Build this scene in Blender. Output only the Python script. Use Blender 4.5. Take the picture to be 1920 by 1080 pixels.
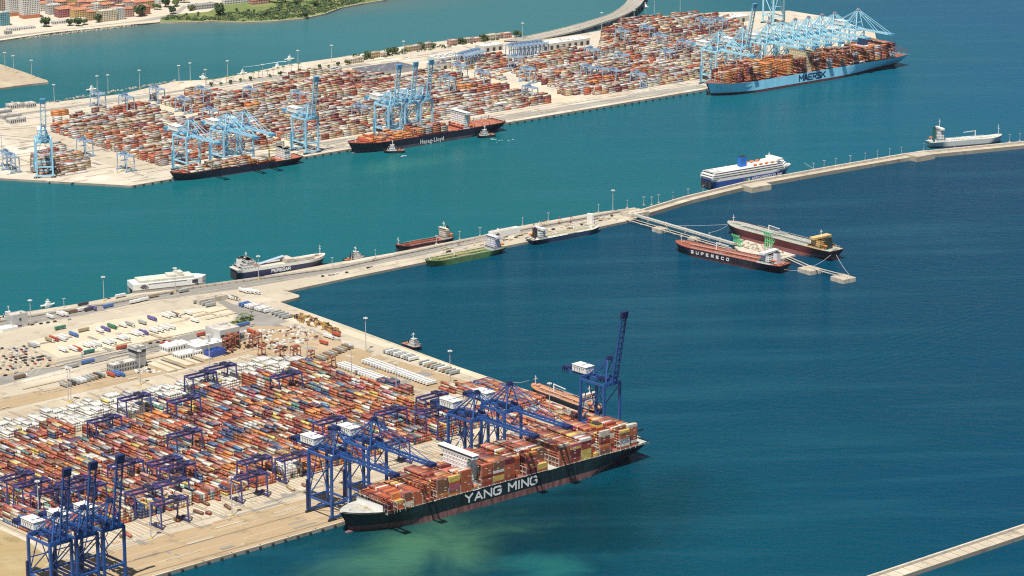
import bpy, math, random
from mathutils import Matrix, Vector
R = random.Random(11)
HAZE = 0.8e-5
sc = bpy.context.scene
for o in list(bpy.data.objects):
    bpy.data.objects.remove(o)
# ------------------------------------------------------------ camera, sky, sun, exposure
CAMH = 900.0; FPX = 5600.0; PITCH = math.atan(1497 / 5600)
cd = bpy.data.cameras.new('camera'); cam = bpy.data.objects.new('camera', cd)
sc.collection.objects.link(cam); sc.camera = cam
cam.location = (0, 0, CAMH); cam.rotation_euler = (math.pi / 2 - PITCH, 0, 0)
cd.sensor_width = 36; cd.lens = FPX / 1920 * 36; cd.clip_start = 5; cd.clip_end = 60000
SUN_H = (-0.32, -0.95); SUN_EL = math.radians(66)
w = bpy.data.worlds.new('World'); sc.world = w; w.use_nodes = True
wn = w.node_tree.nodes; bg = wn['Background']
sky = wn.new('ShaderNodeTexSky'); sky.sky_type = 'NISHITA'; sky.sun_disc = False
sky.sun_elevation = SUN_EL; sky.sun_rotation = math.atan2(SUN_H[0], SUN_H[1])
sky.altitude = 0; sky.air_density = 1.0; sky.dust_density = 1.2; sky.ozone_density = 1.0
w.node_tree.links.new(sky.outputs[0], bg.inputs[0]); bg.inputs[1].default_value = 0.055
sd = bpy.data.lights.new('sun', 'SUN'); sun = bpy.data.objects.new('sun', sd); sc.collection.objects.link(sun)
sd.energy = 5.0; sd.angle = math.radians(0.5); sd.color = (1.0, 0.95, 0.87)
hl = math.hypot(*SUN_H)
sv = Vector((SUN_H[0] / hl * math.cos(SUN_EL), SUN_H[1] / hl * math.cos(SUN_EL), math.sin(SUN_EL)))
sun.rotation_euler = sv.to_track_quat('Z', 'Y').to_euler()
sc.view_settings.view_transform = 'Standard'; sc.view_settings.look = 'None'
sc.view_settings.exposure = 0.34; sc.view_settings.gamma = 1.0; sc.view_settings.use_curve_mapping = False
sc.cycles.use_denoising = False; sc.cycles.filter_width = 1.15
sc.cycles.max_bounces = 5; sc.cycles.volume_bounces = 0; sc.cycles.transparent_max_bounces = 6

# ------------------------------------------------------------ geometry of the place
_c, _s = math.cos(PITCH), math.sin(PITCH)
def W(px, py, z=3.0):
    """point of the place at height z that the photograph shows at px, py (1920 x 1080)"""
    u = (px - 960) / FPX; v = (py - 540) / FPX
    dy = _c - v * _s; dz = -_s - v * _c
    t = (CAMH - z) / -dz
    return (u * t, dy * t)
def PJ(x, y, z):
    dz = z - CAMH; d = y * _c - dz * _s; up = y * _s + dz * _c
    return (960 + FPX * x / d, 540 - FPX * up / d)
class Frame:
    def __init__(s, ox, oy, deg):
        s.o = (ox, oy); s.ang = math.radians(deg); s.c = math.cos(s.ang); s.s = math.sin(s.ang)
    def p(s, a, b): return (s.o[0] + a * s.c - b * s.s, s.o[1] + a * s.s + b * s.c)
    def ab(s, x, y):
        dx, dy = x - s.o[0], y - s.o[1]; return (dx * s.c + dy * s.s, -dx * s.s + dy * s.c)
    def px(s, px, py, z=3.0): return s.ab(*W(px, py, z))
    def a_at(s, b, z, px):      # the a at which the line (b, z) appears in picture column px
        lo, hi = -900, 2500
        for _ in range(50):
            m = (lo + hi) / 2
            if PJ(*s.p(m, b), z)[0] < px: lo = m
            else: hi = m
        return lo
NF = Frame(*W(640, 980), 42)      # near quay:  a along the quay, b inland
FF = Frame(*W(640, 283), 39)      # far quay

# ------------------------------------------------------------ materials
MATS = {}
def pm(name, col, rough=0.6, metal=0.0, vary=0.0, scale=0.2, bump=0.0, stretch=None, col2=None, spec=None):
    if name in MATS: return MATS[name]
    m = bpy.data.materials.new(name); m.use_nodes = True; nt = m.node_tree; n = nt.nodes; l = nt.links
    b = n['Principled BSDF']; b.inputs['Roughness'].default_value = rough; b.inputs['Metallic'].default_value = metal
    if spec is not None: b.inputs['Specular IOR Level'].default_value = spec
    b.inputs['Base Color'].default_value = (*col, 1)
    if vary or bump or col2:
        g = n.new('ShaderNodeNewGeometry'); mp = n.new('ShaderNodeMapping'); l.new(g.outputs['Position'], mp.inputs[0])
        if stretch:
            mp.inputs['Rotation'].default_value = (0, 0, -stretch[0]); mp.inputs['Scale'].default_value = (stretch[1], stretch[2], stretch[3] if len(stretch) > 3 else 1)
        t = n.new('ShaderNodeTexNoise'); l.new(mp.outputs[0], t.inputs['Vector']); t.inputs['Scale'].default_value = scale; t.inputs['Detail'].default_value = 6; t.inputs['Roughness'].default_value = 0.65
        cr = n.new('ShaderNodeValToRGB'); l.new(t.outputs[0], cr.inputs[0])
        c2 = col2 or tuple(max(0, c * (1 - vary)) for c in col); c1 = col if col2 else tuple(min(1, c * (1 + vary * .6)) for c in col)
        cr.color_ramp.elements[0].position = .36; cr.color_ramp.elements[1].position = .62
        cr.color_ramp.elements[0].color = (*c2, 1); cr.color_ramp.elements[1].color = (*c1, 1)
        l.new(cr.outputs[0], b.inputs['Base Color'])
        if bump:
            bp = n.new('ShaderNodeBump'); bp.inputs['Strength'].default_value = bump; bp.inputs['Distance'].default_value = 1.0
            l.new(t.outputs[0], bp.inputs['Height']); l.new(bp.outputs[0], b.inputs['Normal'])
    MATS[name] = m; return m

def ground_mat(name, col, dark, light, ang, amt=1.0, grime=None):
    """concrete or asphalt: big tonal patches, streaks along the traffic direction, small stains, slab joints"""
    m = bpy.data.materials.new(name); m.use_nodes = True; nt = m.node_tree; n = nt.nodes; l = nt.links
    b = n['Principled BSDF']; b.inputs['Roughness'].default_value = .9; b.inputs['Specular IOR Level'].default_value = .2
    g = n.new('ShaderNodeNewGeometry')
    def noise(sx, sy, sc_, det=5, rough=.6):
        mp = n.new('ShaderNodeMapping'); mp.vector_type = 'TEXTURE'
        mp.inputs['Rotation'].default_value = (0, 0, ang); mp.inputs['Scale'].default_value = (sx, sy, 1)
        l.new(g.outputs['Position'], mp.inputs[0])
        t = n.new('ShaderNodeTexNoise'); t.inputs['Scale'].default_value = sc_; t.inputs['Detail'].default_value = det; t.inputs['Roughness'].default_value = rough
        l.new(mp.outputs[0], t.inputs[0]); return t
    def mix(f, a, c, lo, hi):
        mr = n.new('ShaderNodeMapRange'); mr.inputs['From Min'].default_value = lo; mr.inputs['From Max'].default_value = hi
        l.new(f, mr.inputs[0]); mx = n.new('ShaderNodeMix'); mx.data_type = 'RGBA'; l.new(mr.outputs[0], mx.inputs[0])
        if isinstance(a, tuple): mx.inputs[6].default_value = (*a, 1)
        else: l.new(a, mx.inputs[6])
        mx.inputs[7].default_value = (*c, 1); return mx.outputs[2]
    k = amt
    o = mix(noise(1, 1, .012, 4).outputs[0], col, light, .5, .5 + .3 / k)
    o = mix(noise(1, 1, .05, 6, .7).outputs[0], o, dark, .55, .55 + .35 / k)
    o = mix(noise(60, 1.2, 1.0, 3).outputs[0], o, dark, .56, .56 + .5 / k)
    o = mix(noise(1, 1, .35, 3).outputs[0], o, grime or tuple(c * .55 for c in dark), .66, .66 + .35 / k)
    l.new(o, b.inputs['Base Color'])
    MATS[name] = m; return m

# ------------------------------------------------------------ mesh helpers
class MB:
    def __init__(s): s.v = []; s.f = []; s.m = []
    def poly(s, pts, m=0):
        i = len(s.v); s.v += [tuple(p) for p in pts]; s.f.append(tuple(range(i, i + len(pts)))); s.m.append(m)
    def box(s, cx, cy, z0, sx, sy, sz, m=0, rot=0.0, top=None):
        c, q = math.cos(rot), math.sin(rot); i = len(s.v)
        tx, ty = (sx, sy) if top is None else top
        for z, ax, ay in ((z0, sx, sy), (z0 + sz, tx, ty)):
            for ux, uy in ((-1, -1), (1, -1), (1, 1), (-1, 1)):
                x, y = ux * ax / 2, uy * ay / 2; s.v.append((cx + x * c - y * q, cy + x * q + y * c, z))
        for f in ((0, 3, 2, 1), (4, 5, 6, 7), (0, 1, 5, 4), (1, 2, 6, 5), (2, 3, 7, 6), (3, 0, 4, 7)):
            s.f.append(tuple(i + k for k in f)); s.m.append(m)
    def beam(s, p, q, w, h=None, m=0):
        h = h or w; p = Vector(p); q = Vector(q); d = (q - p).normalized()
        side = d.cross(Vector((0, 0, 1)))
        if side.length < 1e-3: side = Vector((0, 1, 0))
        side.normalize(); up = side.cross(d).normalized(); i = len(s.v)
        for e in (p, q):
            for a, b in ((-1, -1), (1, -1), (1, 1), (-1, 1)): s.v.append(tuple(e + side * (a * w / 2) + up * (b * h / 2)))
        for f in ((3, 2, 1, 0), (4, 5, 6, 7), (0, 1, 5, 4), (1, 2, 6, 5), (2, 3, 7, 6), (3, 0, 4, 7)):
            s.f.append(tuple(i + k for k in f)); s.m.append(m)
    def cyl(s, p, q, r, r2=None, n=8, m=0):
        r2 = r if r2 is None else r2; p = Vector(p); q = Vector(q); d = (q - p).normalized()
        a = d.cross(Vector((0, 0, 1)))
        if a.length < 1e-3: a = Vector((1, 0, 0))
        a.normalize(); b = d.cross(a); i = len(s.v)
        for e, rr in ((p, r), (q, r2)):
            for k in range(n):
                t = 2 * math.pi * k / n; s.v.append(tuple(e + (a * math.cos(t) + b * math.sin(t)) * rr))
        for k in range(n):
            k2 = (k + 1) % n; s.f.append((i + k, i + k2, i + n + k2, i + n + k)); s.m.append(m)
        s.f.append(tuple(i + k for k in reversed(range(n)))); s.m.append(m)
        s.f.append(tuple(i + n + k for k in range(n))); s.m.append(m)
    def prism(s, pts, z0, z1, m=0, mside=None):
        ar = sum(pts[k][0] * pts[(k + 1) % len(pts)][1] - pts[(k + 1) % len(pts)][0] * pts[k][1] for k in range(len(pts)))
        if ar < 0: pts = list(reversed(pts))
        n = len(pts); i = len(s.v)
        s.v += [(x, y, z0) for x, y in pts] + [(x, y, z1) for x, y in pts]
        s.f.append(tuple(i + n + k for k in range(n))); s.m.append(m)
        s.f.append(tuple(i + k for k in reversed(range(n)))); s.m.append(m if mside is None else mside)
        for k in range(n):
            k2 = (k + 1) % n; s.f.append((i + k, i + k2, i + n + k2, i + n + k)); s.m.append(m if mside is None else mside)
    def build(s, name, mats, parent=None, smooth=False):
        me = bpy.data.meshes.new(name); me.from_pydata(s.v, [], s.f)
        for m in (mats if isinstance(mats, (list, tuple)) else [mats]): me.materials.append(m)
        me.polygons.foreach_set('material_index', s.m)
        if smooth: me.polygons.foreach_set('use_smooth', [True] * len(s.f))
        me.update()
        o = bpy.data.objects.new(name, me); sc.collection.objects.link(o)
        if parent is not None: o.parent = parent
        return o
def tag(o, label=None, cat=None, group=None, kind=None):
    if label: o['label'] = label
    if cat: o['category'] = cat
    if group: o['group'] = group
    if kind: o['kind'] = kind
    return o
def empty(name, x, y, z=0.0, rz=0.0, label=None, cat=None, group=None):
    o = bpy.data.objects.new(name, None); sc.collection.objects.link(o); o.location = (x, y, z); o.rotation_euler = (0, 0, rz)
    o.empty_display_size = 1
    return tag(o, label, cat, group)
def copy_tree(o, parent=None):
    c = o.copy(); sc.collection.objects.link(c)
    if parent is not None: c.parent = parent
    for ch in list(o.children): copy_tree(ch, c)
    return c
USED = set()
def inst(proto, x, y, z, rz, label, group=None):
    """first call moves the prototype itself, later ones copy it with all its parts"""
    o = proto if proto.name not in USED else copy_tree(proto)
    USED.add(proto.name); o.location = (x, y, z); o.rotation_euler = (0, 0, rz); o['label'] = label
    if group: o['group'] = group
    return o
ORD = ['first', 'second', 'third', 'fourth', 'fifth', 'sixth', 'seventh', 'eighth', 'ninth', 'tenth', 'eleventh', 'twelfth', 'thirteenth', 'fourteenth', 'fifteenth', 'sixteenth', 'seventeenth', 'eighteenth', 'nineteenth', 'twentieth', 'twenty-first', 'twenty-second', 'twenty-third', 'twenty-fourth', 'twenty-fifth', 'twenty-sixth', 'twenty-seventh', 'twenty-eighth', 'twenty-ninth', 'thirtieth', 'thirty-first', 'thirty-second', 'thirty-third', 'thirty-fourth']
def text_part(parent, name, s, width, height, loc, rz, mat, bold=0.0, tilt=None, extrude=.06):
    cu = bpy.data.curves.new(name, 'FONT'); cu.body = s; cu.size = 1; cu.offset = bold; cu.extrude = 0; cu.resolution_u = 2; cu.space_character = 1.18
    t = bpy.data.objects.new(name, cu); sc.collection.objects.link(t)
    dg = bpy.context.evaluated_depsgraph_get(); me = bpy.data.meshes.new_from_object(t.evaluated_get(dg))
    bpy.data.objects.remove(t); bpy.data.curves.remove(cu)
    xs = [v.co.x for v in me.vertices]; ys = [v.co.y for v in me.vertices]
    x0, x1, y0, y1 = min(xs), max(xs), min(ys), max(ys)
    for v in me.vertices:
        X = (v.co.x - (x0 + x1) / 2) / (x1 - x0) * width; Y = (v.co.y - (y0 + y1) / 2) / (y1 - y0) * height
        v.co = (X, 0, Y)
    me.materials.clear(); me.materials.append(mat); me.name = name
    o = bpy.data.objects.new(name, me); sc.collection.objects.link(o); o.parent = parent; o.location = loc; o.rotation_euler = (0, 0, rz)
    return o

STROKES = {'Y': '01 55|A1 55|55 50', 'A': '00 5A A0|23 83', 'N': '00 0A A0 AA', 'G': 'A9 8A 2A 08 02 20 80 A2 A5 65', 'M': '00 0A 54 AA A0', 'I': '50 5A', 'E': 'AA 0A 00 A0|05 85', 'R': '00 0A 8A A8 85 05|55 A0',
           'S': 'A9 8A 2A 08 26 84 A2 80 20 01', 'K': '00 0A|04 AA|36 A0', 'U': '0A 02 20 80 A2 AA', 'P': '00 0A 8A A8 85 05', 'C': 'A9 8A 2A 08 02 20 80 A1', 'O': '2A 08 02 20 80 A2 A8 8A 2A', 'F': 'AA 0A 00|05 85', 'L': '0A 00 A0', 'T': '0A AA|5A 50'}
STROKES['Y'] = '0A 55|AA 55|55 50'
def letters(parent, s, width, height, loc, rz, mat, thick, gap=.35, out=1):
    """each letter its own small mesh of proud strokes, centred on loc, reading along the local x after rz"""
    ws = [(.0 if ch == ' ' else .25 if ch == 'I' else 1.15 if ch == 'M' else 1.0) for ch in s]; n = len(s); tot = sum(w or .7 for w in ws) + gap * (n - 1); k = width / tot; x = -width / 2
    c, q = math.cos(rz), math.sin(rz)
    for ch, w in zip(s, ws):
        wd = (w or .7) * k
        if ch != ' ':
            m = MB(); d = 0
            for st in STROKES[ch].split('|'):
                P_ = [(int(a[0], 16) / 10, int(a[1], 16) / 10) for a in st.split()]
                for (x0, z0), (x1, z1) in zip(P_, P_[1:]):
                    if ch == 'I': x0 = x1 = .5
                    a = Vector((x + (x0 if w else 0) * wd, 0, (z0) * height)); b = Vector((x + x1 * wd, 0, z1 * height)); dr = (b - a).normalized()
                    a -= dr * thick * .35; b += dr * thick * .35; nrm = Vector((-dr.z, 0, dr.x)) * thick / 2; yo = -(.05 + .02 * d); d += 1
                    quad = [a - nrm, b - nrm, b + nrm, a + nrm]; i = len(m.v)
                    for yy in (0.0, yo):
                        for v_ in quad: m.v.append((v_.x, yy, v_.z))
                    for f in ((0, 1, 2, 3), (7, 6, 5, 4), (0, 4, 5, 1), (1, 5, 6, 2), (2, 6, 7, 3), (3, 7, 4, 0)): m.f.append(tuple(i + t for t in f)); m.m.append(0)
            o = m.build('letter', [mat], parent); o.location = loc; o.rotation_euler = (0, 0, rz)
        x += wd + gap * k
# ------------------------------------------------------------ water
def water_material():
    m = bpy.data.materials.new('sea_water'); m.use_nodes = True; nt = m.node_tree; n = nt.nodes; l = nt.links
    b = n['Principled BSDF']; b.inputs['Roughness'].default_value = .12; b.inputs['IOR'].default_value = 1.33
    b.inputs['Specular IOR Level'].default_value = .03
    g = n.new('ShaderNodeNewGeometry'); sp = n.new('ShaderNodeSeparateXYZ'); l.new(g.outputs['Position'], sp.inputs[0])
    def math_(op, a, c=None, clamp=False):
        q = n.new('ShaderNodeMath'); q.operation = op; q.use_clamp = clamp
        for i, v in enumerate((a, c)):
            if v is None: continue
            if isinstance(v, (int, float)): q.inputs[i].default_value = v
            else: l.new(v, q.inputs[i])
        return q.outputs[0]
    def lin(ax, ay, c): return math_('ADD', math_('ADD', math_('MULTIPLY', sp.outputs[0], ax), math_('MULTIPLY', sp.outputs[1], ay)), c)
    def noise(scale, sx=1, sy=1, det=4, rough=.55, ang=0.0, dist=0.0):
        mp = n.new('ShaderNodeMapping'); mp.vector_type = 'TEXTURE'; mp.inputs['Rotation'].default_value = (0, 0, ang); mp.inputs['Scale'].default_value = (sx, sy, 1)
        l.new(g.outputs['Position'], mp.inputs[0]); t = n.new('ShaderNodeTexNoise'); t.inputs['Scale'].default_value = scale
        t.inputs['Detail'].default_value = det; t.inputs['Roughness'].default_value = rough; t.inputs['Distortion'].default_value = dist
        l.new(mp.outputs[0], t.inputs[0]); return t.outputs[0]
    def rng(v, lo, hi, smooth=True):
        mr = n.new('ShaderNodeMapRange'); mr.interpolation_type = 'SMOOTHSTEP' if smooth else 'LINEAR'
        mr.inputs[1].default_value = lo; mr.inputs[2].default_value = hi; l.new(v, mr.inputs[0]); return mr.outputs[0]
    def mix(f, a, c):
        mx = n.new('ShaderNodeMix'); mx.data_type = 'RGBA'; l.new(f, mx.inputs[0])
        for i, v in ((6, a), (7, c)):
            if isinstance(v, tuple): mx.inputs[i].default_value = (*v, 1)
            else: l.new(v, mx.inputs[i])
        return mx.outputs[2]
    wob = math_('MULTIPLY', math_('SUBTRACT', noise(.0022, 1.8, 1, 4), .5), 1.0)
    # depth / turbidity: inner basin turquoise, growing bluer to the right
    e = math_('ADD', rng(sp.outputs[0], -150, 900, False), wob)
    inner = mix(rng(e, 0.0, 1.15), INNER_L, INNER_R)
    far = math_('ADD', rng(sp.outputs[1], 4300, 5100, False), wob)
    inner = mix(math_('MULTIPLY', math_('MULTIPLY', rng(far, .1, 1.0), .85), rng(sp.outputs[0], 560, 60)), inner, FAR_C)
    # outside the mole: deep water
    e2 = math_('ADD', rng(lin(1.0, .25, -900), -600, 750, False), wob)
    outer = mix(rng(e2, 0.0, 1.1), OUTER_L, OUTER_R)
    px, py = 107, 3655; nx, ny = math.sin(math.radians(40)), -math.cos(math.radians(40))
    pts = [W(*p, 0) for p in ((-900, 860), (-100, 640), (400, 556), (540, 545), (1190, 405), (1290, 376), (1400, 349), (1560, 320), (1705, 295), (1960, 270), (2600, 200))]
    f = None
    for k in range(len(pts) - 1):
        mr = n.new('ShaderNodeMapRange'); l.new(sp.outputs[0], mr.inputs[0])
        mr.inputs[1].default_value = pts[k][0]; mr.inputs[2].default_value = pts[k + 1][0]; mr.inputs[3].default_value = 0; mr.inputs[4].default_value = pts[k + 1][1] - pts[k][1]
        f = mr.outputs[0] if f is None else math_('ADD', f, mr.outputs[0])
    side = math_('SUBTRACT', math_('ADD', f, pts[0][1]), sp.outputs[1])
    col = mix(rng(side, -12, 6), inner, outer)
    # sediment stirred up beside the big ship and murk along the town shore
    def blob(cx, cy, rx, ry, ang, ns, lo, hi, seed=0.0):
        c, s_ = math.cos(ang), math.sin(ang)
        u = math_('DIVIDE', lin(c, s_, -(cx * c + cy * s_)), rx); v = math_('DIVIDE', lin(-s_, c, -(-cx * s_ + cy * c)), ry)
        r = math_('SQRT', math_('ADD', math_('MULTIPLY', u, u), math_('MULTIPLY', v, v)))
        q = math_('ADD', math_('SUBTRACT', 1.0, r), math_('MULTIPLY', math_('SUBTRACT', noise(ns, 1, 1, 6, .6, 0, .6), .5), 1.7))
        return rng(q, lo, hi)
    bx, by = W(930, 1000, 0)
    col = mix(math_('MULTIPLY', blob(bx, by, 330, 210, .7, .006, 0.0, .9), .85), col, DEEP_TEAL)
    bx, by = W(790, 1030, 0)
    col = mix(math_('MULTIPLY', blob(bx, by, 150, 100, .75, .011, .05, 1.1), .85), col, SEDI)
    bx, by = W(1030, 1060, 0)
    col = mix(math_('MULTIPLY', blob(bx, by, 75, 50, .2, .018, .1, 1.0), .6), col, SEDI2)
    bx, by = W(1270, 380, 0)
    col = mix(math_('MULTIPLY', blob(*W(760, 310, 0), 170, 60, .6, .01, .1, 1.1), .35), col, (.035, .17, .14))
    shore = lin(-math.sin(math.radians(33)), math.cos(math.radians(33)), 0)
    s0 = shore_val = -math.sin(math.radians(33)) * W(200, 55, 0)[0] + math.cos(math.radians(33)) * W(200, 55, 0)[1]
    sh = math_('ADD', rng(shore, s0 - 230, s0 - 20, False), math_('MULTIPLY', wob, 1.1))
    col = mix(math_('MULTIPLY', rng(sh, .2, 1.05), math_('MULTIPLY', rng(sp.outputs[0], 250, -350), .8)), col, (.10, .14, .13))
    # broad wind streaks
    st = noise(.02, 7, 1, 3, .5, math.radians(6)); col2 = mix(math_('MULTIPLY', rng(st, .45, .75), .22), col, (.02, .11, .15))
    l.new(col2, b.inputs['Base Color'])
    # waves
    h1 = noise(.11, 2.2, 1, 3, .6, math.radians(-8), .4); h2 = noise(.42, 1.7, 1, 2, .6, math.radians(10))
    # a ship's old wake: fine parallel crests in the outer basin
    wx, wy = W(1650, 640, 0)
    wa = math.atan2(W(1900, 525, 0)[1] - W(1300, 760, 0)[1], W(1900, 525, 0)[0] - W(1300, 760, 0)[0])
    mp = n.new('ShaderNodeMapping'); mp.vector_type = 'TEXTURE'; mp.inputs['Rotation'].default_value = (0, 0, wa - .12); l.new(g.outputs['Position'], mp.inputs[0])
    wv = n.new('ShaderNodeTexWave'); wv.bands_direction = 'Y'; wv.inputs['Scale'].default_value = .028; wv.inputs['Distortion'].default_value = 1.2; wv.inputs['Detail Scale'].default_value = .02
    l.new(mp.outputs[0], wv.inputs[0])
    band = lin(-math.sin(wa), math.cos(wa), math.sin(wa) * wx - math.cos(wa) * wy)
    bm = math_('MULTIPLY', math_('MULTIPLY', rng(band, -150, 8), rng(band, 20, 8)), rng(sp.outputs[0], 60, 260))
    bm = math_('MULTIPLY', bm, rng(noise(.01, 2, 1, 3), .35, .6))
    gust = rng(noise(.004, 2.2, 1, 4), .3, .7)
    hh = math_('ADD', math_('MULTIPLY', h1, 2.1), math_('MULTIPLY', h2, .6))
    hh = math_('MULTIPLY', hh, math_('ADD', math_('MULTIPLY', gust, .5), .6))
    hh = math_('MULTIPLY', hh, math_('ADD', math_('MULTIPLY', rng(side, -60, 60), .55), .45))
    hh = math_('ADD', hh, math_('MULTIPLY', math_('MULTIPLY', wv.outputs['Fac'], bm), .45))
    bp = n.new('ShaderNodeBump'); bp.inputs['Strength'].default_value = 1.0; bp.inputs['Distance'].default_value = .9
    l.new(hh, bp.inputs['Height']); l.new(bp.outputs[0], b.inputs['Normal'])
    return m
INNER_L = (.004, .095, .112); INNER_R = (.002, .070, .138); FAR_C = (.035, .14, .155)
OUTER_L = (.0, .050, .080); OUTER_R = (.0, .038, .082); DEEP_TEAL = (.0, .022, .031); SEDI = (.05, .145, .085); SEDI2 = (.015, .125, .105)
mb = MB(); S = 30000
mb.poly([(-S, -3000, 0), (S, -3000, 0), (S, 40000, 0), (-S, 40000, 0)])
tag(mb.build('sea', water_material()), kind='structure')

# ------------------------------------------------------------ ground materials
NA = NF.ang; FA = FF.ang
G_TAN = ground_mat('tan_concrete', (.37, .275, .165), (.20, .15, .09), (.44, .34, .22), NA, 1.7)
G_PALE = ground_mat('pale_concrete', (.44, .385, .295), (.24, .205, .155), (.56, .50, .395), NA, 1.8)
G_WHITE = ground_mat('bleached_gravel', (.53, .465, .34), (.34, .28, .18), (.62, .56, .43), NA, 1.7)
G_GREY = ground_mat('grey_asphalt', (.24, .225, .20), (.15, .14, .125), (.31, .29, .26), NA, 1.6)
G_FARY = ground_mat('far_yard_concrete', (.50, .44, .35), (.26, .225, .175), (.62, .565, .47), FA, 1.8)
G_FARG = ground_mat('far_grey_paving', (.31, .29, .25), (.21, .195, .17), (.38, .36, .32), FA, 1.6)
G_LOT = ground_mat('stained_paving', (.40, .33, .235), (.21, .165, .115), (.50, .43, .32), NA + math.pi / 2, 1.9)
G_GRASS = ground_mat('dry_grass', (.35, .265, .135), (.19, .14, .07), (.42, .34, .20), 0.3, 2.2)
G_GREEN = ground_mat('green_scrub_ground', (.15, .19, .06), (.08, .12, .04), (.30, .30, .12), 0.5, 1.3)
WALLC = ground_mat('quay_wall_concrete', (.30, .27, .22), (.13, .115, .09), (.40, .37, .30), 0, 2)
DARKW = pm('quay_wall_wet', (.09, .085, .07), .8, vary=.4, scale=.3)
CONC = pm('concrete', (.50, .45, .37), .85, vary=.2, scale=.15)
CONCG = pm('grey_concrete', (.34, .32, .29), .85, vary=.15, scale=.1)
BLACK = pm('black_rubber', (.03, .03, .03), .7)
WHITE = pm('white_paint', (.78, .77, .73), .45, vary=.06, scale=.2)
DKGLASS = pm('dark_glass', (.03, .04, .05), .15)
LINEC = pm('pale_paint_line', (.78, .74, .62), .8)
DARKL = pm('dark_rail_line', (.16, .13, .10), .8)
YELLOWP = pm('yellow_paint', (.65, .45, .06), .5)
STEEL = pm('galvanised_steel', (.45, .46, .46), .5)

def land(name, pts_px, mat, z=3.0, wall=True, world=None):
    pts = world or [W(x, y, z) for x, y in pts_px]
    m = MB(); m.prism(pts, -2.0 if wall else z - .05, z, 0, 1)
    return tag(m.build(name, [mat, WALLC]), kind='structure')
def flat(name, pts, mat, z):
    m = MB(); a = sum(pts[k][0] * pts[(k + 1) % len(pts)][1] - pts[(k + 1) % len(pts)][0] * pts[k][1] for k in range(len(pts)))
    if a < 0: pts = pts[::-1]
    m.poly([(x, y, z) for x, y in pts]); return tag(m.build(name, mat), kind='structure')
def fpx(name, pts, mat, lay=1): return flat(name, [W(x, y, 3) for x, y in pts], mat, 3.0 + .05 * lay)

# near terminal platform with its quays and the root of the mole
near = [NF.p(-420, 0), NF.p(376, 0), W(1085, 771), W(950, 721), W(640, 607), W(525, 566), W(561, 557), W(561, 553), W(527, 543), W(540, 545),
        W(660, 519), W(782, 494), W(945, 462), W(1125, 425), W(1190, 411), W(1208, 397), W(1190, 389), W(1107, 400),
        W(973, 424), W(900, 442), W(737, 474), W(620, 494), W(433, 529), W(273, 545), W(150, 569), W(0, 592), W(-300, 640), W(-500, 1150)]
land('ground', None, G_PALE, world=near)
# far terminal platform
far = [W(-200, 322), W(0, 334), W(245, 348), FF.p(-342, 1), FF.p(705, 9), FF.p(1090, 9), W(1640, 60), W(1560, 33), W(1480, 20), W(1340, 23), W(1278, 29), W(1205, 31), W(1185, 39), W(1143, 54),
       W(1093, 63), W(1020, 74), W(960, 66), W(860, 73), W(760, 86), W(700, 98), W(640, 107), W(540, 121), W(470, 136), W(400, 149), W(330, 152), W(230, 176), W(130, 188), W(60, 196), W(0, 204), W(-200, 230)]
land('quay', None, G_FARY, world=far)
# left pier tip
land('pier', [(-150, 95), (0, 120), (48, 136), (80, 148), (88, 150), (91, 154), (60, 157), (0, 165), (-150, 182)], G_LOT)
# breakwater in the lower right corner
def strip(name, p0, p1, wd, z0, z1, mat, mside, off=0.0):
    d = Vector((p1[0] - p0[0], p1[1] - p0[1])).normalized(); nn = Vector((-d.y, d.x))
    pts = [(p[0] + nn.x * (off + k), p[1] + nn.y * (off + k)) for p, k in ((p0, -wd / 2), (p1, -wd / 2), (p1, wd / 2), (p0, wd / 2))]
    m = MB(); m.prism(pts, z0, z1, 0, 1); return m.build(name, [mat, mside])
p0, p1 = W(1500, 1135, 4), W(2300, 868, 4)
bw = empty('breakwater', *W(1780, 1030, 0), 0, 0, 'pale concrete breakwater with a raised parapet crossing the lower right corner', 'breakwater')
def par(o, root): o.parent = root; o.matrix_parent_inverse = Matrix.Translation(-Vector(root.location)); return o
par(strip('walkway', p0, p1, 15, -2, 4, G_PALE, WALLC), bw)
par(strip('parapet', p0, p1, 2.2, 4, 6.5, CONC, CONC, 6.4), bw)
L = math.hypot(p1[0] - p0[0], p1[1] - p0[1]); cs = MB()
for k in range(int(L / 12)):
    t = k * 12 / L; x = p0[0] + (p1[0] - p0[0]) * t; y = p0[1] + (p1[1] - p0[1]) * t
    cs.box(x, y, 4.0, .5, 12.4, .07, 0, math.atan2(p1[1] - p0[1], p1[0] - p0[0]))
par(cs.build('joint', DARKL), bw)['kind'] = 'stuff'

# narrow outer mole with parapet, boxes and lamps
MOLE = [(1197, 400), (1290, 372), (1400, 345), (1560, 316), (1705, 291), (1745, 286), (1960, 265)]
mo = empty('mole', *W(1500, 325, 0), 0, 0, 'long narrow concrete mole wall running right past the ferry to the white tanker', 'mole')
for i in range(len(MOLE) - 1):
    a, b = W(*MOLE[i], 6), W(*MOLE[i + 1], 6)
    par(strip('wall', a, b, 13, -2, 5.0 + .002 * i, G_PALE, WALLC, 0), mo)
    par(strip('parapet', a, b, 3.0, 5.0, 8.2, CONC, CONC, 4.4), mo)
for (x, y, lx, ly) in ((1418, 352, 34, 22), (1724, 294, 34, 26)):
    m = MB(); c = W(x, y, 3); m.box(c[0], c[1], -2, lx, ly, 9.4, 0, math.radians(37)); par(m.build('mooring_platform', [G_PALE]), mo)

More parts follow.
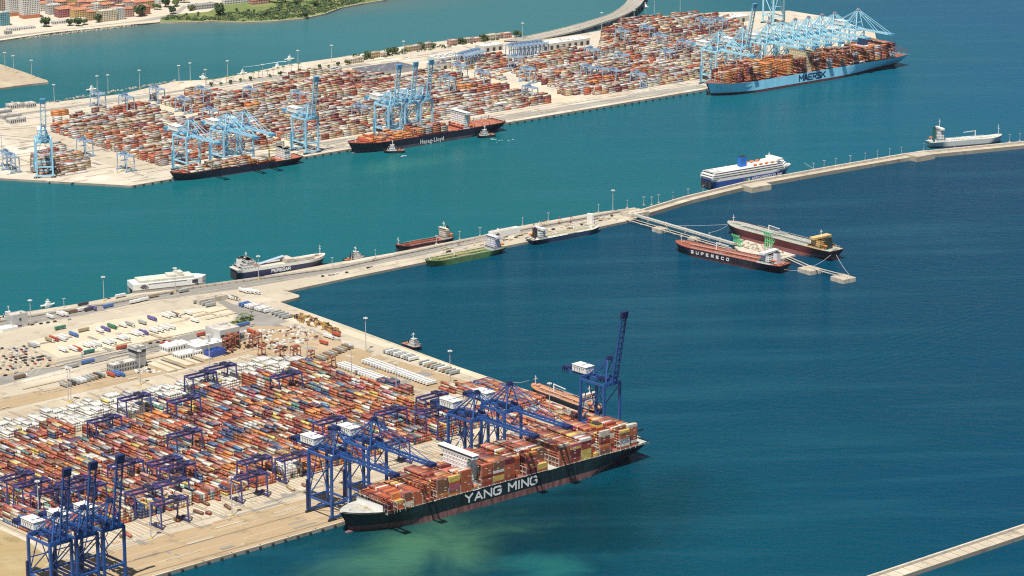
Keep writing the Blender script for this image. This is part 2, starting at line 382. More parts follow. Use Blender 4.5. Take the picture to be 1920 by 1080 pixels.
# ------------------------------------------------------------ paving on the near terminal
fpx('apron', [(-300, 1120), (200, 1135), (640, 985), (1200, 800), (1180, 785), (760, 870), (590, 905), (250, 1012), (-300, 1120)], G_TAN, 1) if False else flat('apron', [NF.p(-420, 3), NF.p(372, 3), NF.p(372, 52), NF.p(300, 60), NF.p(-420, 92)], G_TAN, 3.05)
flat('yard_floor', [NF.p(-232, 96), NF.p(374, 64), NF.p(390, 200), NF.p(300, 300), NF.p(296, 480), NF.p(-232, 486)], G_LOT, 3.10)
flat('road', [NF.p(-500, 494), NF.p(-60, 494), NF.p(160, 490), NF.p(300, 490), NF.p(318, 470), NF.p(330, 300), NF.p(345, 300), NF.p(345, 520), NF.p(300, 560), NF.p(258, 530), NF.p(120, 522), NF.p(-60, 530), NF.p(-500, 530)], G_TAN, 3.15)
fpx('maintenance_yard', [(430, 640), (475, 612), (560, 612), (690, 660), (900, 722), (840, 740), (640, 700), (560, 662), (480, 668)], G_TAN, 2.4)
flat('grass_verge', [NF.p(-500, 66), NF.p(-290, 66), NF.p(-247, 94), NF.p(-238, 140), NF.p(-238, 300), NF.p(-500, 330)], G_GRASS, 3.2)
fpx('lorry_park', [(52, 641), (205, 600), (345, 580), (420, 575), (440, 588), (436, 600), (400, 613), (280, 640), (112, 672)], G_WHITE, 2)
fpx('access_road', [(-20, 712), (110, 678), (330, 632), (438, 604), (446, 590), (408, 566), (418, 562), (470, 585), (470, 600), (500, 612), (470, 618), (330, 648), (120, 692), (-20, 728)], G_GREY, 1)
fpx('car_park', [(-40, 655), (20, 652), (50, 648), (105, 675), (80, 690), (-40, 715)], G_LOT, 3)
fpx('roundabout_road', [(430, 570), (470, 575), (560, 610), (640, 640), (620, 650), (540, 625), (480, 612), (455, 600)], G_GREY, 2)
fpx('mole_road', [(-30, 606), (150, 578), (268, 552), (440, 531), (620, 500), (800, 465), (900, 448), (975, 430), (1100, 405), (1170, 393), (1176, 397), (1000, 432), (800, 477), (620, 512), (440, 543), (268, 566), (150, 592), (-30, 622)], G_GREY, 1)
fpx('quay_strip', [(560, 600), (600, 600), (960, 722), (1020, 745), (985, 740), (640, 625)], G_WHITE, 3)

# lines on the paving: crane rails, kerbs, track lines (thin real strips)
def lines(name, segs, wd, mat, z, h=.04):
    m = MB()
    for p, q in segs:
        m.beam((p[0], p[1], z), (q[0], q[1], z), wd, h)
    return tag(m.build(name, mat), kind='structure')
lines('crane_rail', [(NF.p(-420, b), NF.p(372, b)) for b in (9, 10.2, 43, 44.2)], .5, DARKL, 3.13)
lines('lane_marking', [(NF.p(-420, b), NF.p(368, b)) for b in (26, 56)], .25, LINEC, 3.13)
lines('crane_rail', [(NF.p(-229 + 32 * i, 70), NF.p(-229 + 32 * i, 486)) for i in range(17)] + [(NF.p(-199.5 + 32 * i, 70), NF.p(-199.5 + 32 * i, 486)) for i in range(16)], .7, DARKL, 3.17)
lines('lane_marking', [(NF.p(-227 + 32 * i + k * 5, 92), NF.p(-227 + 32 * i + k * 5, 124)) for i in range(16) for k in range(6)], .5, LINEC, 3.17)
lines('kerb', [(W(*a), W(*b)) for a, b in (((0, 611), (205, 577)), ((205, 577), (360, 548)), ((0, 617), (205, 583)), ((205, 583), (366, 552)), ((370, 549), (640, 509)), ((640, 509), (900, 452)), ((900, 452), (1180, 399)),
      ((107, 676), (437, 606)), ((0, 728), (330, 650)), ((0, 752), (240, 706)), ((40, 642), (107, 676)), ((640, 640), (560, 606)), ((470, 573), (640, 640)), ((640, 516), (1180, 404)))], .9, CONC, 3.22, .3)
lines('kerb', [(FF.p(-330, 14), FF.p(1080, 22)), (FF.p(-330, 47), FF.p(1080, 57)), (FF.p(-300, 62), FF.p(1080, 70))], .6, DARKL, 3.1)
for (n_, a0, a1, b0, b1, mt) in (('road', -300, -250, 70, 430, G_PALE), ('road', -46, -12, 62, 440, G_WHITE), ('road', 462, 500, 62, 440, G_WHITE), ('service_road', -330, 420, 500, 516, G_FARG), ('service_road', -200, 700, 470, 480, G_PALE), ('quay_paving', 180, 720, 20, 44, G_FARG)):
    flat(n_, [FF.p(a0, b0), FF.p(a1, b0), FF.p(a1, b1), FF.p(a0, b1)], mt, 3.06)
# pipe rack on the mole and edge beams
m = MB()
for (a, b) in (((0, 604), (205, 571)), ((205, 571), (362, 541)), ((362, 541), (640, 503)), ((640, 503), (900, 447)), ((900, 447), (1178, 395))):
    p, q = W(*a), W(*b)
    for k in range(3): m.beam((p[0], p[1] + 2.5 * k, 4.6), (q[0], q[1] + 2.5 * k, 4.6), .9, .8)
    n_ = int(math.hypot(q[0] - p[0], q[1] - p[1]) / 9)
    for i in range(n_): t = i / n_; m.box(p[0] + (q[0] - p[0]) * t, p[1] + (q[1] - p[1]) * t + 2.5, 3, .8, 7, 1.3, 1)
tag(m.build('pipe_rack', [CONC, pm('rust_brown', (.16, .09, .05), .8)]), 'low pipe rack with many brown supports running along the mole', 'pipe rack')
# fenders under the quay edges
def fenders(frame, a0, a1, step, b, group, lab, cat='fender'):
    m = MB(); a = a0
    while a < a1:
        p = frame.p(a, b); m.box(p[0], p[1], .2, 1.8, 2.4, 2.4, 0, frame.ang); a += step
    return tag(m.build('fenders', BLACK), lab, cat, kind='stuff')
fenders(NF, -400, 372, 14, -1.0, '', 'row of black rubber fenders along the near quay wall')
fenders(FF, -340, 1080, 14, -.6, '', 'row of black rubber fenders along the far quay wall')

# worn and patched rectangles of paving
m = MB()
def wear(frame, a0, a1, b0, b1, n, la, lb, z):
    for k in range(n):
        a, b = R.uniform(a0, a1), R.uniform(b0, b1); l_, w_ = (R.uniform(*la), R.uniform(*lb)) if R.random() < .75 else (R.uniform(*lb), R.uniform(*la) * .5)
        zz = z + .003 * k; mi = R.choice([0, 0, 1, 2, 3, 3])
        m.poly([(*frame.p(a - l_ / 2, b - w_ / 2), zz), (*frame.p(a + l_ / 2, b - w_ / 2), zz), (*frame.p(a + l_ / 2, b + w_ / 2), zz), (*frame.p(a - l_ / 2, b + w_ / 2), zz)], mi)
wear(NF, -300, 360, 6, 92, 90, (5, 60), (.6, 5), 3.055 + .02)
m2 = m; m = MB(); wear(NF, -220, 280, 88, 124, 40, (3, 14), (2, 8), 3.19); m3 = m; m = MB(); wear(NF, -330, 340, 496, 680, 170, (4, 55), (.8, 6), 3.26); m4 = m
m = MB(); wear(NF, 296, 372, 70, 560, 80, (4, 18), (3, 16), 3.2); m5 = m; m = MB(); wear(FF, -330, 720, 16, 62, 110, (8, 70), (1.5, 6), 3.08); m6 = m; m = MB(); wear(FF, -300, 700, 480, 540, 50, (8, 60), (1.5, 6), 3.14); m7 = m; m = MB(); wear(FF, -440, -250, 60, 480, 70, (5, 70), (1, 6), 3.1); m8 = m
for q in (m2, m3, m4, m5, m6, m7, m8): tag(q.build('paving_patches', [G_GREY, G_TAN, G_PALE, G_LOT] if q not in (m6, m7) else [G_FARG, G_LOT, G_PALE, G_FARG]), kind='structure')

lines('track_line', [(W(0, 240), W(210, 222)), (W(0, 244), W(230, 226)), (W(-20, 252), W(95, 262)), (W(-20, 256), W(90, 268)), (W(0, 218), W(300, 180)), (W(0, 228), W(260, 200)), (W(300, 176), W(640, 121)), (W(320, 180), W(640, 128)), (W(640, 128), W(900, 92)), (W(640, 136), W(760, 120))], 1.2, DARKL, 3.2)
lines('lane_marking', [(W(10 + 11 * k, 652 + 2 * k), W(-22 + 11 * k, 700 + .2 * k)) for k in range(9)] + [(W(110 + 12 * k, 670 - 2.6 * k), W(92 + 12 * k, 655 - 2.6 * k)) for k in range(26)], .3, LINEC, 3.24)
# ------------------------------------------------------------ containers
CCOL = {'rust red': (.41, .105, .045), 'brick red': (.30, .055, .03), 'maroon': (.15, .025, .03), 'orange': (.55, .20, .05), 'yellow': (.58, .42, .10), 'white': (.68, .66, .60),
        'cream': (.56, .50, .38), 'navy': (.035, .06, .15), 'blue': (.06, .15, .30), 'grey': (.27, .28, .29), 'magenta': (.40, .10, .15), 'green': (.09, .22, .17), 'brown': (.20, .09, .05), 'pale pink': (.50, .25, .22), 'tan': (.42, .30, .18), 'light grey': (.46, .46, .44), 'lead': (.30, .27, .25)}
NEARPAL = ['rust red'] * 20 + ['brick red'] * 12 + ['maroon'] * 9 + ['orange'] * 5 + ['yellow'] * 6 + ['white'] * 6 + ['cream'] * 11 + ['tan'] * 3 + ['navy'] * 7 + ['blue'] * 4 + ['grey'] * 7 + ['magenta'] * 2 + ['green'] * 2 + ['brown'] * 8 + ['pale pink'] * 3
FARPAL = ['light grey'] * 17 + ['lead'] * 9 + ['rust red'] * 17 + ['maroon'] * 9 + ['brick red'] * 8 + ['tan'] * 18 + ['cream'] * 14 + ['orange'] * 3 + ['white'] * 6 + ['grey'] * 5 + ['brown'] * 6
YMPAL = ['rust red'] * 34 + ['brick red'] * 16 + ['maroon'] * 13 + ['magenta'] * 4 + ['yellow'] * 7 + ['white'] * 5 + ['grey'] * 2 + ['cream'] * 7 + ['brown'] * 10 + ['pale pink'] * 2 + ['orange'] * 6
MKPAL = ['rust red'] * 20 + ['orange'] * 18 + ['maroon'] * 9 + ['light grey'] * 8 + ['tan'] * 8 + ['brown'] * 6 + ['brick red'] * 8
HLPAL = ['orange'] * 14 + ['rust red'] * 8 + ['grey'] * 5 + ['maroon'] * 4 + ['tan'] * 3
FDPAL = ['light grey'] * 8 + ['tan'] * 8 + ['rust red'] * 6 + ['cream'] * 5 + ['grey'] * 4
for k in CCOL:
    pm('container_' + k.replace(' ', '_'), CCOL[k], .5, vary=.22, scale=.35)
CONT = []     # x, y, z0, angle, length, colour, prominence, label parts
CW, CHT = 2.44, 2.62
def cont(x, y, z, ang, ln, col, prom=0, lab=None): CONT.append((x, y, z, ang, ln, col, prom, lab))

# near yard: sixteen blocks at right angles to the quay
def smooth_h(base, lo, hi):
    return max(lo, min(hi, int(round(base + R.gauss(0, .38)))))
for i in range(16):
    a0 = -225 + 32 * i
    b_end = 398 + (6 if i % 2 else -8) - (14 if 5 < i < 9 else 0)
    ROFF = [0] * 9; b = 128.0; slot = 0; trend = R.uniform(4, 5)
    while b + 13 < b_end:
        if slot % 3 == 0: trend = R.choice([5, 5, 4.6, 4.4, 4, 3.4]) if slot < 4 or R.random() > .12 else R.choice([2, 3])
        twenty = R.random() < .18
        rowpal = R.choice(['rust red', 'rust red', 'brick red', 'white', 'maroon', 'brown', 'cream', 'orange', 'navy'])
        rowcol = R.random() < .35
        for r in range(9):
            if R.random() < .02: continue
            if slot % 2 == 0 or slot == 1: ROFF[r] = R.choice([0, 0, 0, -1, -1, -2]) if slot > 1 else R.choice([0, 0, 0, -1])
            h = max(1 if slot > 1 else 3, min(5, int(round(trend + ROFF[r] + R.gauss(0, .25)))))
            a = a0 + r * 2.8 + 1.4
            ck = R.choice(NEARPAL)
            for t in range(h):
                if R.random() > .35: ck = R.choice(NEARPAL)
                if rowcol and R.random() < .5: ck = rowpal
                prom = (1 if t == h - 1 else 0) + (1.1 if slot == 0 else 0)
                for q in range(2 if twenty else 1):
                    ln = 6.05 if twenty else 12.19; bb = b + 6.1 + (q - .5) * (6.25 if twenty else 0)
                    if not twenty: bb = b + 6.1
                    x, y = NF.p(a, bb)
                    cont(x, y, 3.2 + t * CHT, NF.ang + math.pi / 2, ln, ck, prom, ('yard', i, slot, r, t, h))
        b += 13.1; slot += 1
    # white refrigerated boxes at the landward end
    b = b_end + 6; g = 0
    while b + 13 < 452:
        for r in range(9):
            if r % 3 == 0: hb = R.choice([3, 4, 4, 4, 5])
            h = hb if R.random() < .8 else hb - 1
            if R.random() < .03: continue
            for t in range(h):
                x, y = NF.p(a0 + r * 2.8 + 1.4, b + 6.1)
                cont(x, y, 3.2 + t * CHT, NF.ang + math.pi / 2, 12.19, 'white' if R.random() < .93 else R.choice(['cream', 'light grey', 'yellow']), 0)
        b += (13.2 if g % 2 == 0 else 17); g += 1
# low stacks east of the blocks and on the apron
for (a0, a1, b0, b1, hh, dens) in ((296, 330, 90, 180, 2, .8), (338, 384, 150, 230, 0, 1), (262, 330, 70, 84, 1, .45), (350, 386, 64, 130, 2, .6), (335, 352, 236, 262, 3, .9)):
    a = a0
    while a < a1:
        b = b0
        while b < b1:
            if R.random() < dens:
                for t in range(R.randint(1, hh) if hh else (3 if int((a - a0) / 2.9) % 8 < 7 else 2)):
                    x, y = NF.p(a, b); cont(x, y, 3.15 + t * CHT, NF.ang + math.pi / 2, 12.19, R.choice(['rust red'] * 4 + ['brick red', 'maroon', 'orange', 'navy', 'tan', 'grey', 'cream']), 0)
            b += 13
        a += 2.9
for (x, y) in ((405, 1012 - 75), (427, 953), (391, 965), (332, 978), (230, 1009), (240, 1005), (545, 918), (645, 885), (570, 912), (385, 946), (372, 963)):
    wx, wy = W(x, y); cont(wx, wy, 3.15, NF.ang + math.pi / 2 + R.uniform(-.2, .2), 12.19 if R.random() < .6 else 6.05, R.choice(['brick red', 'rust red', 'tan', 'brown']), 0)

# far yard: long blocks parallel to the quay
def inside(pt, poly):
    x, y = pt; c = False; n = len(poly)
    for k in range(n):
        x1, y1 = poly[k]; x2, y2 = poly[(k + 1) % n]
        if (y1 > y) != (y2 > y) and x < (x2 - x1) * (y - y1) / (y2 - y1) + x1: c = not c
    return c
FARPOLY = [[(98, 236), (170, 213), (277, 188), (345, 190), (372, 205), (520, 268), (640, 262), (640, 300), (300, 345), (250, 318), (180, 292), (100, 262)],
           [(60, 300), (100, 277), (162, 305), (165, 318), (110, 330), (60, 325)],
           [(352, 178), (500, 166), (552, 146), (633, 133), (690, 146), (730, 150), (800, 140), (822, 136), (925, 140), (1058, 205), (930, 215), (520, 300), (520, 266), (365, 196)],
           [(826, 126), (925, 112), (1010, 108), (1020, 100), (1125, 100), (1132, 62), (1160, 42), (1273, 36), (1340, 30), (1385, 45), (1420, 90), (1420, 170), (1053, 180), (1048, 168), (958, 138)]]
b = 76.0; row = 0; RH = {}
while b < 560:
    a = -470.0
    seg = 0
    while a < 1200:
        if seg % 4 == 0: trend = R.choice([4.4, 4, 3.6, 3, 2.6, 2, 1, .5]) ; segcol = R.choice(['light grey', 'tan', 'maroon', 'rust red', 'cream', 'lead', None, None, None])
        for r in range(6):
            x, y = FF.p(a + 6.1, b + r * 2.75)
            pp = PJ(x, y, 3)
            if not any(inside(pp, q) for q in FARPOLY): continue
            aa = a + 6
            if -300 < aa < -250 and b < 430 and False: continue
            if -46 < aa < -14 or 462 < aa < 500 or (-300 < aa < -252 and b > 60): continue
            if R.random() < .06: continue
            if seg % 2 == 0 or (row, r) not in RH: RH[(row, r)] = max(0, min(5, int(round(trend + R.gauss(0, .55)))))
            h = RH[(row, r)] if R.random() < .9 else max(0, RH[(row, r)] - 1)
            ck = R.choice(FARPAL)
            for t in range(h):
                if R.random() < .55: ck = R.choice(FARPAL)
                if segcol and R.random() < .35: ck = segcol
                cont(x, y, 3.1 + t * CHT, FF.ang, 12.19, ck, 0)
        a += 12.9; seg += 1
    b += 23.2; row += 1
# orange stacks seen in the far yard
for (px_, py_, n_, h_) in ((108, 218, 4, 3), (110, 240, 3, 3), (372, 187, 5, 4), (470, 205, 4, 3), (745, 170, 4, 3), (868, 172, 3, 4), (1105, 165, 3, 4), (1140, 158, 3, 5), (1050, 143, 3, 3), (1015, 190, 4, 3)):
    x0, y0 = W(px_, py_); aa, bb = FF.ab(x0, y0)
    for r in range(n_):
        for q in range(2):
            for t in range(h_):
                x, y = FF.p(aa + q * 12.7, bb + r * 2.7 + .3); cont(x, y, 3.1 + t * CHT + .02, FF.ang, 12.19, 'orange', 0)

for (px_, py_, n_, c_) in ((722, 724, 3, 'navy'), (738, 730, 4, 'navy'), (752, 737, 3, 'magenta'), (763, 741, 4, 'maroon')):
    aa, bb = NF.px(px_, py_)
    for r in range(4):
        for t in range(n_):
            x, y = NF.p(aa + r * 0, bb); x, y = NF.p(aa + (r - 2) * 2.6, bb); cont(x, y, 3.15 + t * CHT, NF.ang + math.pi / 2, 12.19, c_ if t < n_ - 1 else R.choice(['rust red', 'navy', c_]), 0)
# ------------------------------------------------------------ ships
def sstep(t): t = max(0, min(1, t)); return t * t * (3 - 2 * t)
def hull_parts(root, L, B, D, boot, c_top, c_boot, c_deck, sheer=3.0, bowfrac=.2, sternfrac=.16, bulwark=1.1, stern_deck=.86, rake=.035, deckdrop=1.1, band=None, bulb=True, fineness=.62):
    """ship's hull with bow at +x; sides flare to the deck, raked stem, overhanging stern"""
    n = 34; st = []
    for k in range(n + 1):
        t = k / n
        t = t if t < .6 else .6 + .4 * (1 - (1 - (t - .6) / .4) ** 1.35)
        hd = B / 2; 
        if t > 1 - bowfrac: hd *= max(.015, (1 - ((t - 1 + bowfrac) / bowfrac) ** 2.0)) ** fineness
        if t < .1: hd *= stern_deck + (1 - stern_deck) * sstep(t / .1)
        hw = B / 2
        bf = bowfrac * 1.25
        if t > 1 - bf: hw *= max(.0, (1 - ((t - 1 + bf) / bf) ** 1.45))
        if t < sternfrac * 1.6: hw *= .12 + .88 * sstep(t / (sternfrac * 1.6)) 
        xd = -L / 2 + L * t
        xw = -L / 2 + L * (.025 + (.975 - rake) * t)
        zd = D + sheer * max(0, (t - .8) / .2) ** 1.6 + sheer * .15 * max(0, (.12 - t) / .12)
        st.append((xd, xw, hd, hw, zd))
    def pt(s, z, side):
        xd, xw, hd, hw, zd = s; f = max(0, min(1, z / zd)); g = f ** .8
        return (xw + (xd - xw) * f, side * (hw + (hd - hw) * g), z)
    m = MB()
    levels = [lambda s: -1.5, lambda s: 0.0, lambda s: boot, lambda s: boot + (s[4] - boot) * .5, lambda s: s[4] - .9 if band is None else s[4] * .72, lambda s: s[4]]
    for side in (-1, 1):
        grid = []
        for s in st:
            row = []
            for z in levels: row.append(pt(s, z(s), side))
            grid.append(row)
        i0 = len(m.v)
        for row in grid: m.v += row
        w_ = len(levels)
        for k in range(n):
            for j in range(w_ - 1):
                a = i0 + k * w_ + j; f = (a, a + w_, a + w_ + 1, a + 1)
                m.f.append(f if side == -1 else tuple(reversed(f))); m.m.append(1 if j < 2 else (2 if band is not None and j == w_ - 2 else 0))
    # transom
    s = st[0]; lv = [z(s) for z in levels]
    for j in range(len(lv) - 1):
        p, q = pt(s, lv[j], -1), pt(s, lv[j + 1], -1); r_, u = pt(s, lv[j + 1], 1), pt(s, lv[j], 1)
        m.poly([u, p, q, r_] if False else [p, u, r_, q][::-1], 1 if j < 2 else 0)
    mats = [c_top, c_boot] + ([band] if band is not None else [])
    h = m.build('hull', mats, root, smooth=False)
    d = MB()
    for k in range(n):
        a, b = st[k], st[k + 1]; za, zb = a[4] - deckdrop, b[4] - deckdrop
        d.poly([(a[0], -a[2] * .985, za), (b[0], -b[2] * .985, zb), (b[0], b[2] * .985, zb), (a[0], a[2] * .985, za)])
    d.build('deck', [c_deck], root)
    if bulb:
        u = MB(); u.cyl((L / 2 - L * rake - 3, 0, -.6), (L / 2 - L * rake + 5, 0, -.3), 3.2, 1.4, 10); u.build('bulbous_bow', [c_boot], root, True)
    return st
def place_ship(name, bow_px, stern_px, B, L, label, cat='container ship', group=None, centre=True):
    b = W(*bow_px, 0); s = W(*stern_px, 0)
    ang = math.atan2(b[1] - s[1], b[0] - s[0]); cx, cy = (b[0] + s[0]) / 2, (b[1] + s[1]) / 2
    if not centre:      # the pixels are on the side that faces us: step half a beam away
        n = Vector((-math.sin(ang), math.cos(ang))); n = n if n.y > 0 else -n
        cx += n.x * B / 2; cy += n.y * B / 2
    return empty(name, cx, cy, 0, ang, label, cat, group)
def locx(root, px, z, side_y):
    """x along the ship at which the line (side_y, z) crosses picture column px"""
    c, s = math.cos(root.rotation_euler.z), math.sin(root.rotation_euler.z)
    lo, hi = -260.0, 260.0
    def f(x): return PJ(root.location.x + x * c - side_y * s, root.location.y + x * s + side_y * c, z)[0]
    inc = f(hi) > f(lo)
    for _ in range(40):
        m = (lo + hi) / 2
        if (f(m) < px) == inc: lo = m
        else: hi = m
    return lo
def ship_stack(root, x, rows, rowheights, z0, pal, ln=12.19, near=1, prom=1, info=None, solid=None, wid=2.5):
    """containers across the ship; rowheights[0] is the row on the side we see; near=+1 when that side is +y"""
    ang = root.rotation_euler.z; c, s = math.cos(ang), math.sin(ang)
    n = len(rowheights)
    for r, h in enumerate(rowheights):
        y = near * ((n - 1) / 2 - r) * wid; ck = R.choice(pal)
        for t in range(h):
            if R.random() > .4: ck = R.choice(pal)
            if solid and R.random() < .8: ck = solid
            vis = (1 if t == h - 1 else 0) + (1.1 if r == 0 or t >= rowheights[r - 1] else 0)
            cont(root.location.x + x * c - y * s, root.location.y + x * s + y * c, z0 + t * CHT, ang, ln, ck, vis * prom, info and info + (r, t, h))
def windows(m, x0, x1, y, z, n, w, h, axis='x', mi=0, out=1):
    for k in range(n):
        t = x0 + (x1 - x0) * (k + .5) / n
        if axis == 'x': m.box(t, y + out * .05, z, w, .12, h, mi)
        else: m.box(y + out * .05, t, z, .12, w, h, mi)
def deckhouse(root, x, z0, levels, name='superstructure', mat=None, wing=None, winglevel=None, railing=True):
    """stepped block of decks: levels = [(len, wid, height), ...], dark windows per deck"""
    mat = mat or WHITE; m = MB(); wn_ = MB(); z = z0
    for i, (lx, ly, h) in enumerate(levels):
        m.box(x, 0, z, lx, ly, h); m.box(x, 0, z + h - .12, lx + .5, ly + .5, .12)
        nx = max(2, int(lx / 4)); ny = max(3, int(ly / 4)); top = i == len(levels) - 1
        ww = 1.6 if top else .7
        for sy in (-1, 1): windows(wn_, x - lx / 2, x + lx / 2, sy * ly / 2, z + h * .45, nx, ww, h * .24, 'x', 0, sy)
        for sx in (-1, 1): windows(wn_, -ly / 2, ly / 2, x + sx * lx / 2, z + h * .45, ny, ww, h * .24, 'y', 0, sx)
        z += h
    o = m.build(name, [mat], root); wo = wn_.build('window', [DKGLASS], o); wo['kind'] = 'stuff'
    return z, o
def mast(root, x, y, z, h, mat=None, dishes=True):
    m = MB(); m.cyl((x, y, z), (x, y, z + h), .45, .2, 6); m.beam((x, y - 2.5, z + h * .6), (x, y + 2.5, z + h * .6), .4); m.beam((x - 1.2, y, z + h * .8), (x + 1.2, y, z + h * .8), .35)
    if dishes: m.box(x, y, z + h * .66, .5, 3.2, .4); m.cyl((x - 1.5, y + 1.2, z), (x - 1.5, y + 1.2, z + 1.6), .9, .5, 8)
    return m.build('mast', [mat or WHITE], root)
def funnel(root, x, y, z, lx, ly, h, mat, band=None, capm=None):
    m = MB(); m.box(x, y, z, lx, ly, h, 0, 0, (lx * .85, ly * .85)); m.box(x, y, z + h, lx * .8, ly * .8, .9, 1)
    for k in (-.2, .2): m.cyl((x + lx * k, y, z + h + .8), (x + lx * k, y, z + h + 2.6), .5, .5, 6, 1)
    if band: m.box(x, y, z + h * .45, lx * .97, ly * .97, h * .28, 2)
    return m.build('funnel', [mat, capm or BLACK] + ([band] if band else []), root)
def deck_gear(root, x, z, B, mat, n=5, span=16):
    m = MB()
    for k in range(n):
        xx = x + R.uniform(-span / 2, span / 2); yy = R.uniform(-B * .3, B * .3)
        m.box(xx, yy, z, R.uniform(1.2, 3), R.uniform(1.2, 3), R.uniform(.8, 2)); m.cyl((xx, yy - 1.5, z + 1), (xx, yy + 1.5, z + 1), .8, .8, 7)
    m.build('winch', [mat], root)['kind'] = 'stuff'
def railing(root, x0, x1, B, z, mat, h=1.1, step=6):
    m = MB()
    for sy in (-1, 1):
        m.beam((x0, sy * B / 2, z + h), (x1, sy * B / 2, z + h), .16); x = x0
        while x <= x1: m.beam((x, sy * B / 2, z), (x, sy * B / 2, z + h), .16); x += step
    m.build('railing', [mat], root)['kind'] = 'stuff'
def lifeboat(root, x, y, z, mat=None):
    m = MB(); m.cyl((x - 2.2, y, z), (x + 2.2, y, z), 1.3, 1.3, 8); m.cyl((x + 2.2, y, z), (x + 3.8, y, z), 1.3, .3, 8); m.cyl((x - 2.2, y, z), (x - 3.6, y, z), 1.3, .4, 8)
    return m.build('lifeboat', [mat or pm('lifeboat_orange', (.7, .18, .04), .5)], root)

# --- the big dark green container ship in front
YMG = pm('dark_green_hull', (.008, .026, .030), .4, vary=.6, scale=.25, stretch=(0, 1, 1, .12)); BOOT = pm('faded_antifouling', (.21, .095, .09), .75, vary=.5, scale=.3, stretch=(0, 1, 1, .2))
DECKR = pm('red_brown_deck', (.24, .09, .06), .8, vary=.25, scale=.2); DECKG = pm('pale_grey_deck', (.42, .42, .38), .8, vary=.2, scale=.2)
ym = place_ship('container_ship', (643, 1000), (1184, 852), 51, 366, 'big dark green container ship lying at the near quay with white hull lettering')
LYM = 354.0
hull_parts(ym, LYM, 51, 18.0, 5.8, YMG, BOOT, DECKG, sheer=3.5, bowfrac=.17, sternfrac=.14, rake=.03)
pm('white_lettering', (.8, .8, .78), .5)
for s_, c_, w_ in (('YANG', 906, 42), ('MING', 980, 34)): letters(ym, s_, w_, 7.2, (locx(ym, c_, 11, 25.5), 25.62, 8.4), math.pi, MATS['white_lettering'], 1.65)
bays = [  # picture column of the seaward side's middle, tiers of the outer row, tiers inside, rows
    (739, 3, 4, 15), (757, 3, 5, 17), (772, 5, 4, 18), (788, 5, 5, 19), (805, 1, 6, 20), (831, 7, 7, 20), (853, 7, 6, 20), (875, 8, 7, 20),
    (914, 8, 7, 20), (936, 8, 8, 20), (956, 8, 7, 20), (975, 0, 8, 20), (998, 8, 8, 20), (1018, 3, 8, 20), (1059, 8, 7, 20), (1080, 7, 7, 20), (1100, 8, 8, 20), (1117, 0, 7, 20), (1135, 9, 8, 20), (1155, 0, 7, 19), (1174, 7, 8, 19), (1191, 8, 7, 17)]
YZ = 18.2
for i, (px_, ho, hi_, rows) in enumerate(bays):
    x = locx(ym, px_, YZ + 8, 25)
    hs = []
    grp = hi_
    for r in range(rows):
        if r % 4 == 0: grp = max(3, hi_ + R.choice([0, 0, 0, 0, 0, -1]))
        hs.append(grp)
    hs[0] = ho; hs[1] = ho if R.random() < .6 or ho > 0 else hs[1]
    if ho == 0: hs[1] = hs[2] = 0 if R.random() < .5 else 1
    if i in (11,): hs = [0, 0, 0] + hs[3:]
    ship_stack(ym, x, rows, hs, YZ, YMPAL, 12.19, 1, 1.0, ('ship', i), 'yellow' if i == 19 and False else None, 2.48)
m = MB(); g = MB()          # lashing bridges and hatch coamings between the bays
xs = sorted(locx(ym, b[0], YZ + 8, 25) for b in bays)
for x in [q + 7.0 for q in xs]:
    m.box(x, 0, 16.5, .5, 49, .5); m.box(x, 0, 25.8, .5, 49, .4); m.box(x, 0, 21.1, .5, 49, .3)
    for k in range(11): m.box(x, -24.5 + 4.9 * k, 16.5, .4, .5, 9.5)
for x in xs: g.box(x, 0, 16.4, 13, 46, 1.7)
m.build('lashing_bridges', [DECKG], ym)['kind'] = 'stuff'; g.build('hatch_cover', [DECKR], ym)
xb = locx(ym, 862, 50, 0) 
z, so = deckhouse(ym, xb, 16.4, [(13, 40, 4), (12, 38, 4), (12, 34, 4), (12, 34, 4), (12, 34, 4), (12, 34, 4), (12, 34, 3.5), (12, 36, 3.5)])
m = MB(); m.box(xb + 2, 0, z, 7, 51, 3.2); m.box(xb + 2, 0, z + 3.2, 8, 52, .3); m.box(xb + 5.4, 0, z + 1.3, .6, 49, 1.2, 1); m.build('bridge', [WHITE, DKGLASS], ym)
mast(ym, xb, 0, z + 3.5, 12); lifeboat(ym, xb, 21, 20)
for q_ in (-1, 1): m = MB(); m.beam((xb + 3, q_ * 25, z + 1), (xb + 3, q_ * 14, z - 9), .8); m.build('bridge_wing_strut', [WHITE], ym)
xf = locx(ym, 1118, 30, 0)
z2, fo = deckhouse(ym, xf, 16.4, [(11, 22, 5), (10, 20, 5), (10, 18, 5)], 'engine_casing'); funnel(ym, xf, 0, z2, 9, 12, 9, pm('funnel_yellow', (.6, .42, .08), .5), pm('funnel_red', (.4, .05, .03), .5))
m = MB(); m.box(LYM / 2 - 33, 0, 16.5, .6, 38, 7.5); [m.box(LYM / 2 - 36, y_, 16.5, 5, .5, 6) for y_ in (-17, -8, 0, 8, 17)]; m.build('breakwater_screen', [WHITE], ym)
deck_gear(ym, LYM / 2 - 19, 17.2, 30, pm('gear_tan', (.40, .33, .20), .7), 26, 22); deck_gear(ym, -LYM / 2 + 8, 16.5, 40, CONC, 6, 8); mast(ym, LYM / 2 - 9, 0, 19.5, 12, dishes=False)
railing(ym, -LYM / 2 + 3, LYM / 2 - 60, 50.4, 17.4, WHITE)
m = MB()
for k in range(46):
    m.box(-LYM / 2 + 20 + k * 6.5, 24.9, 16.6, .3, .3, 2.6)
m.build('stanchion', [WHITE], ym)['kind'] = 'stuff'

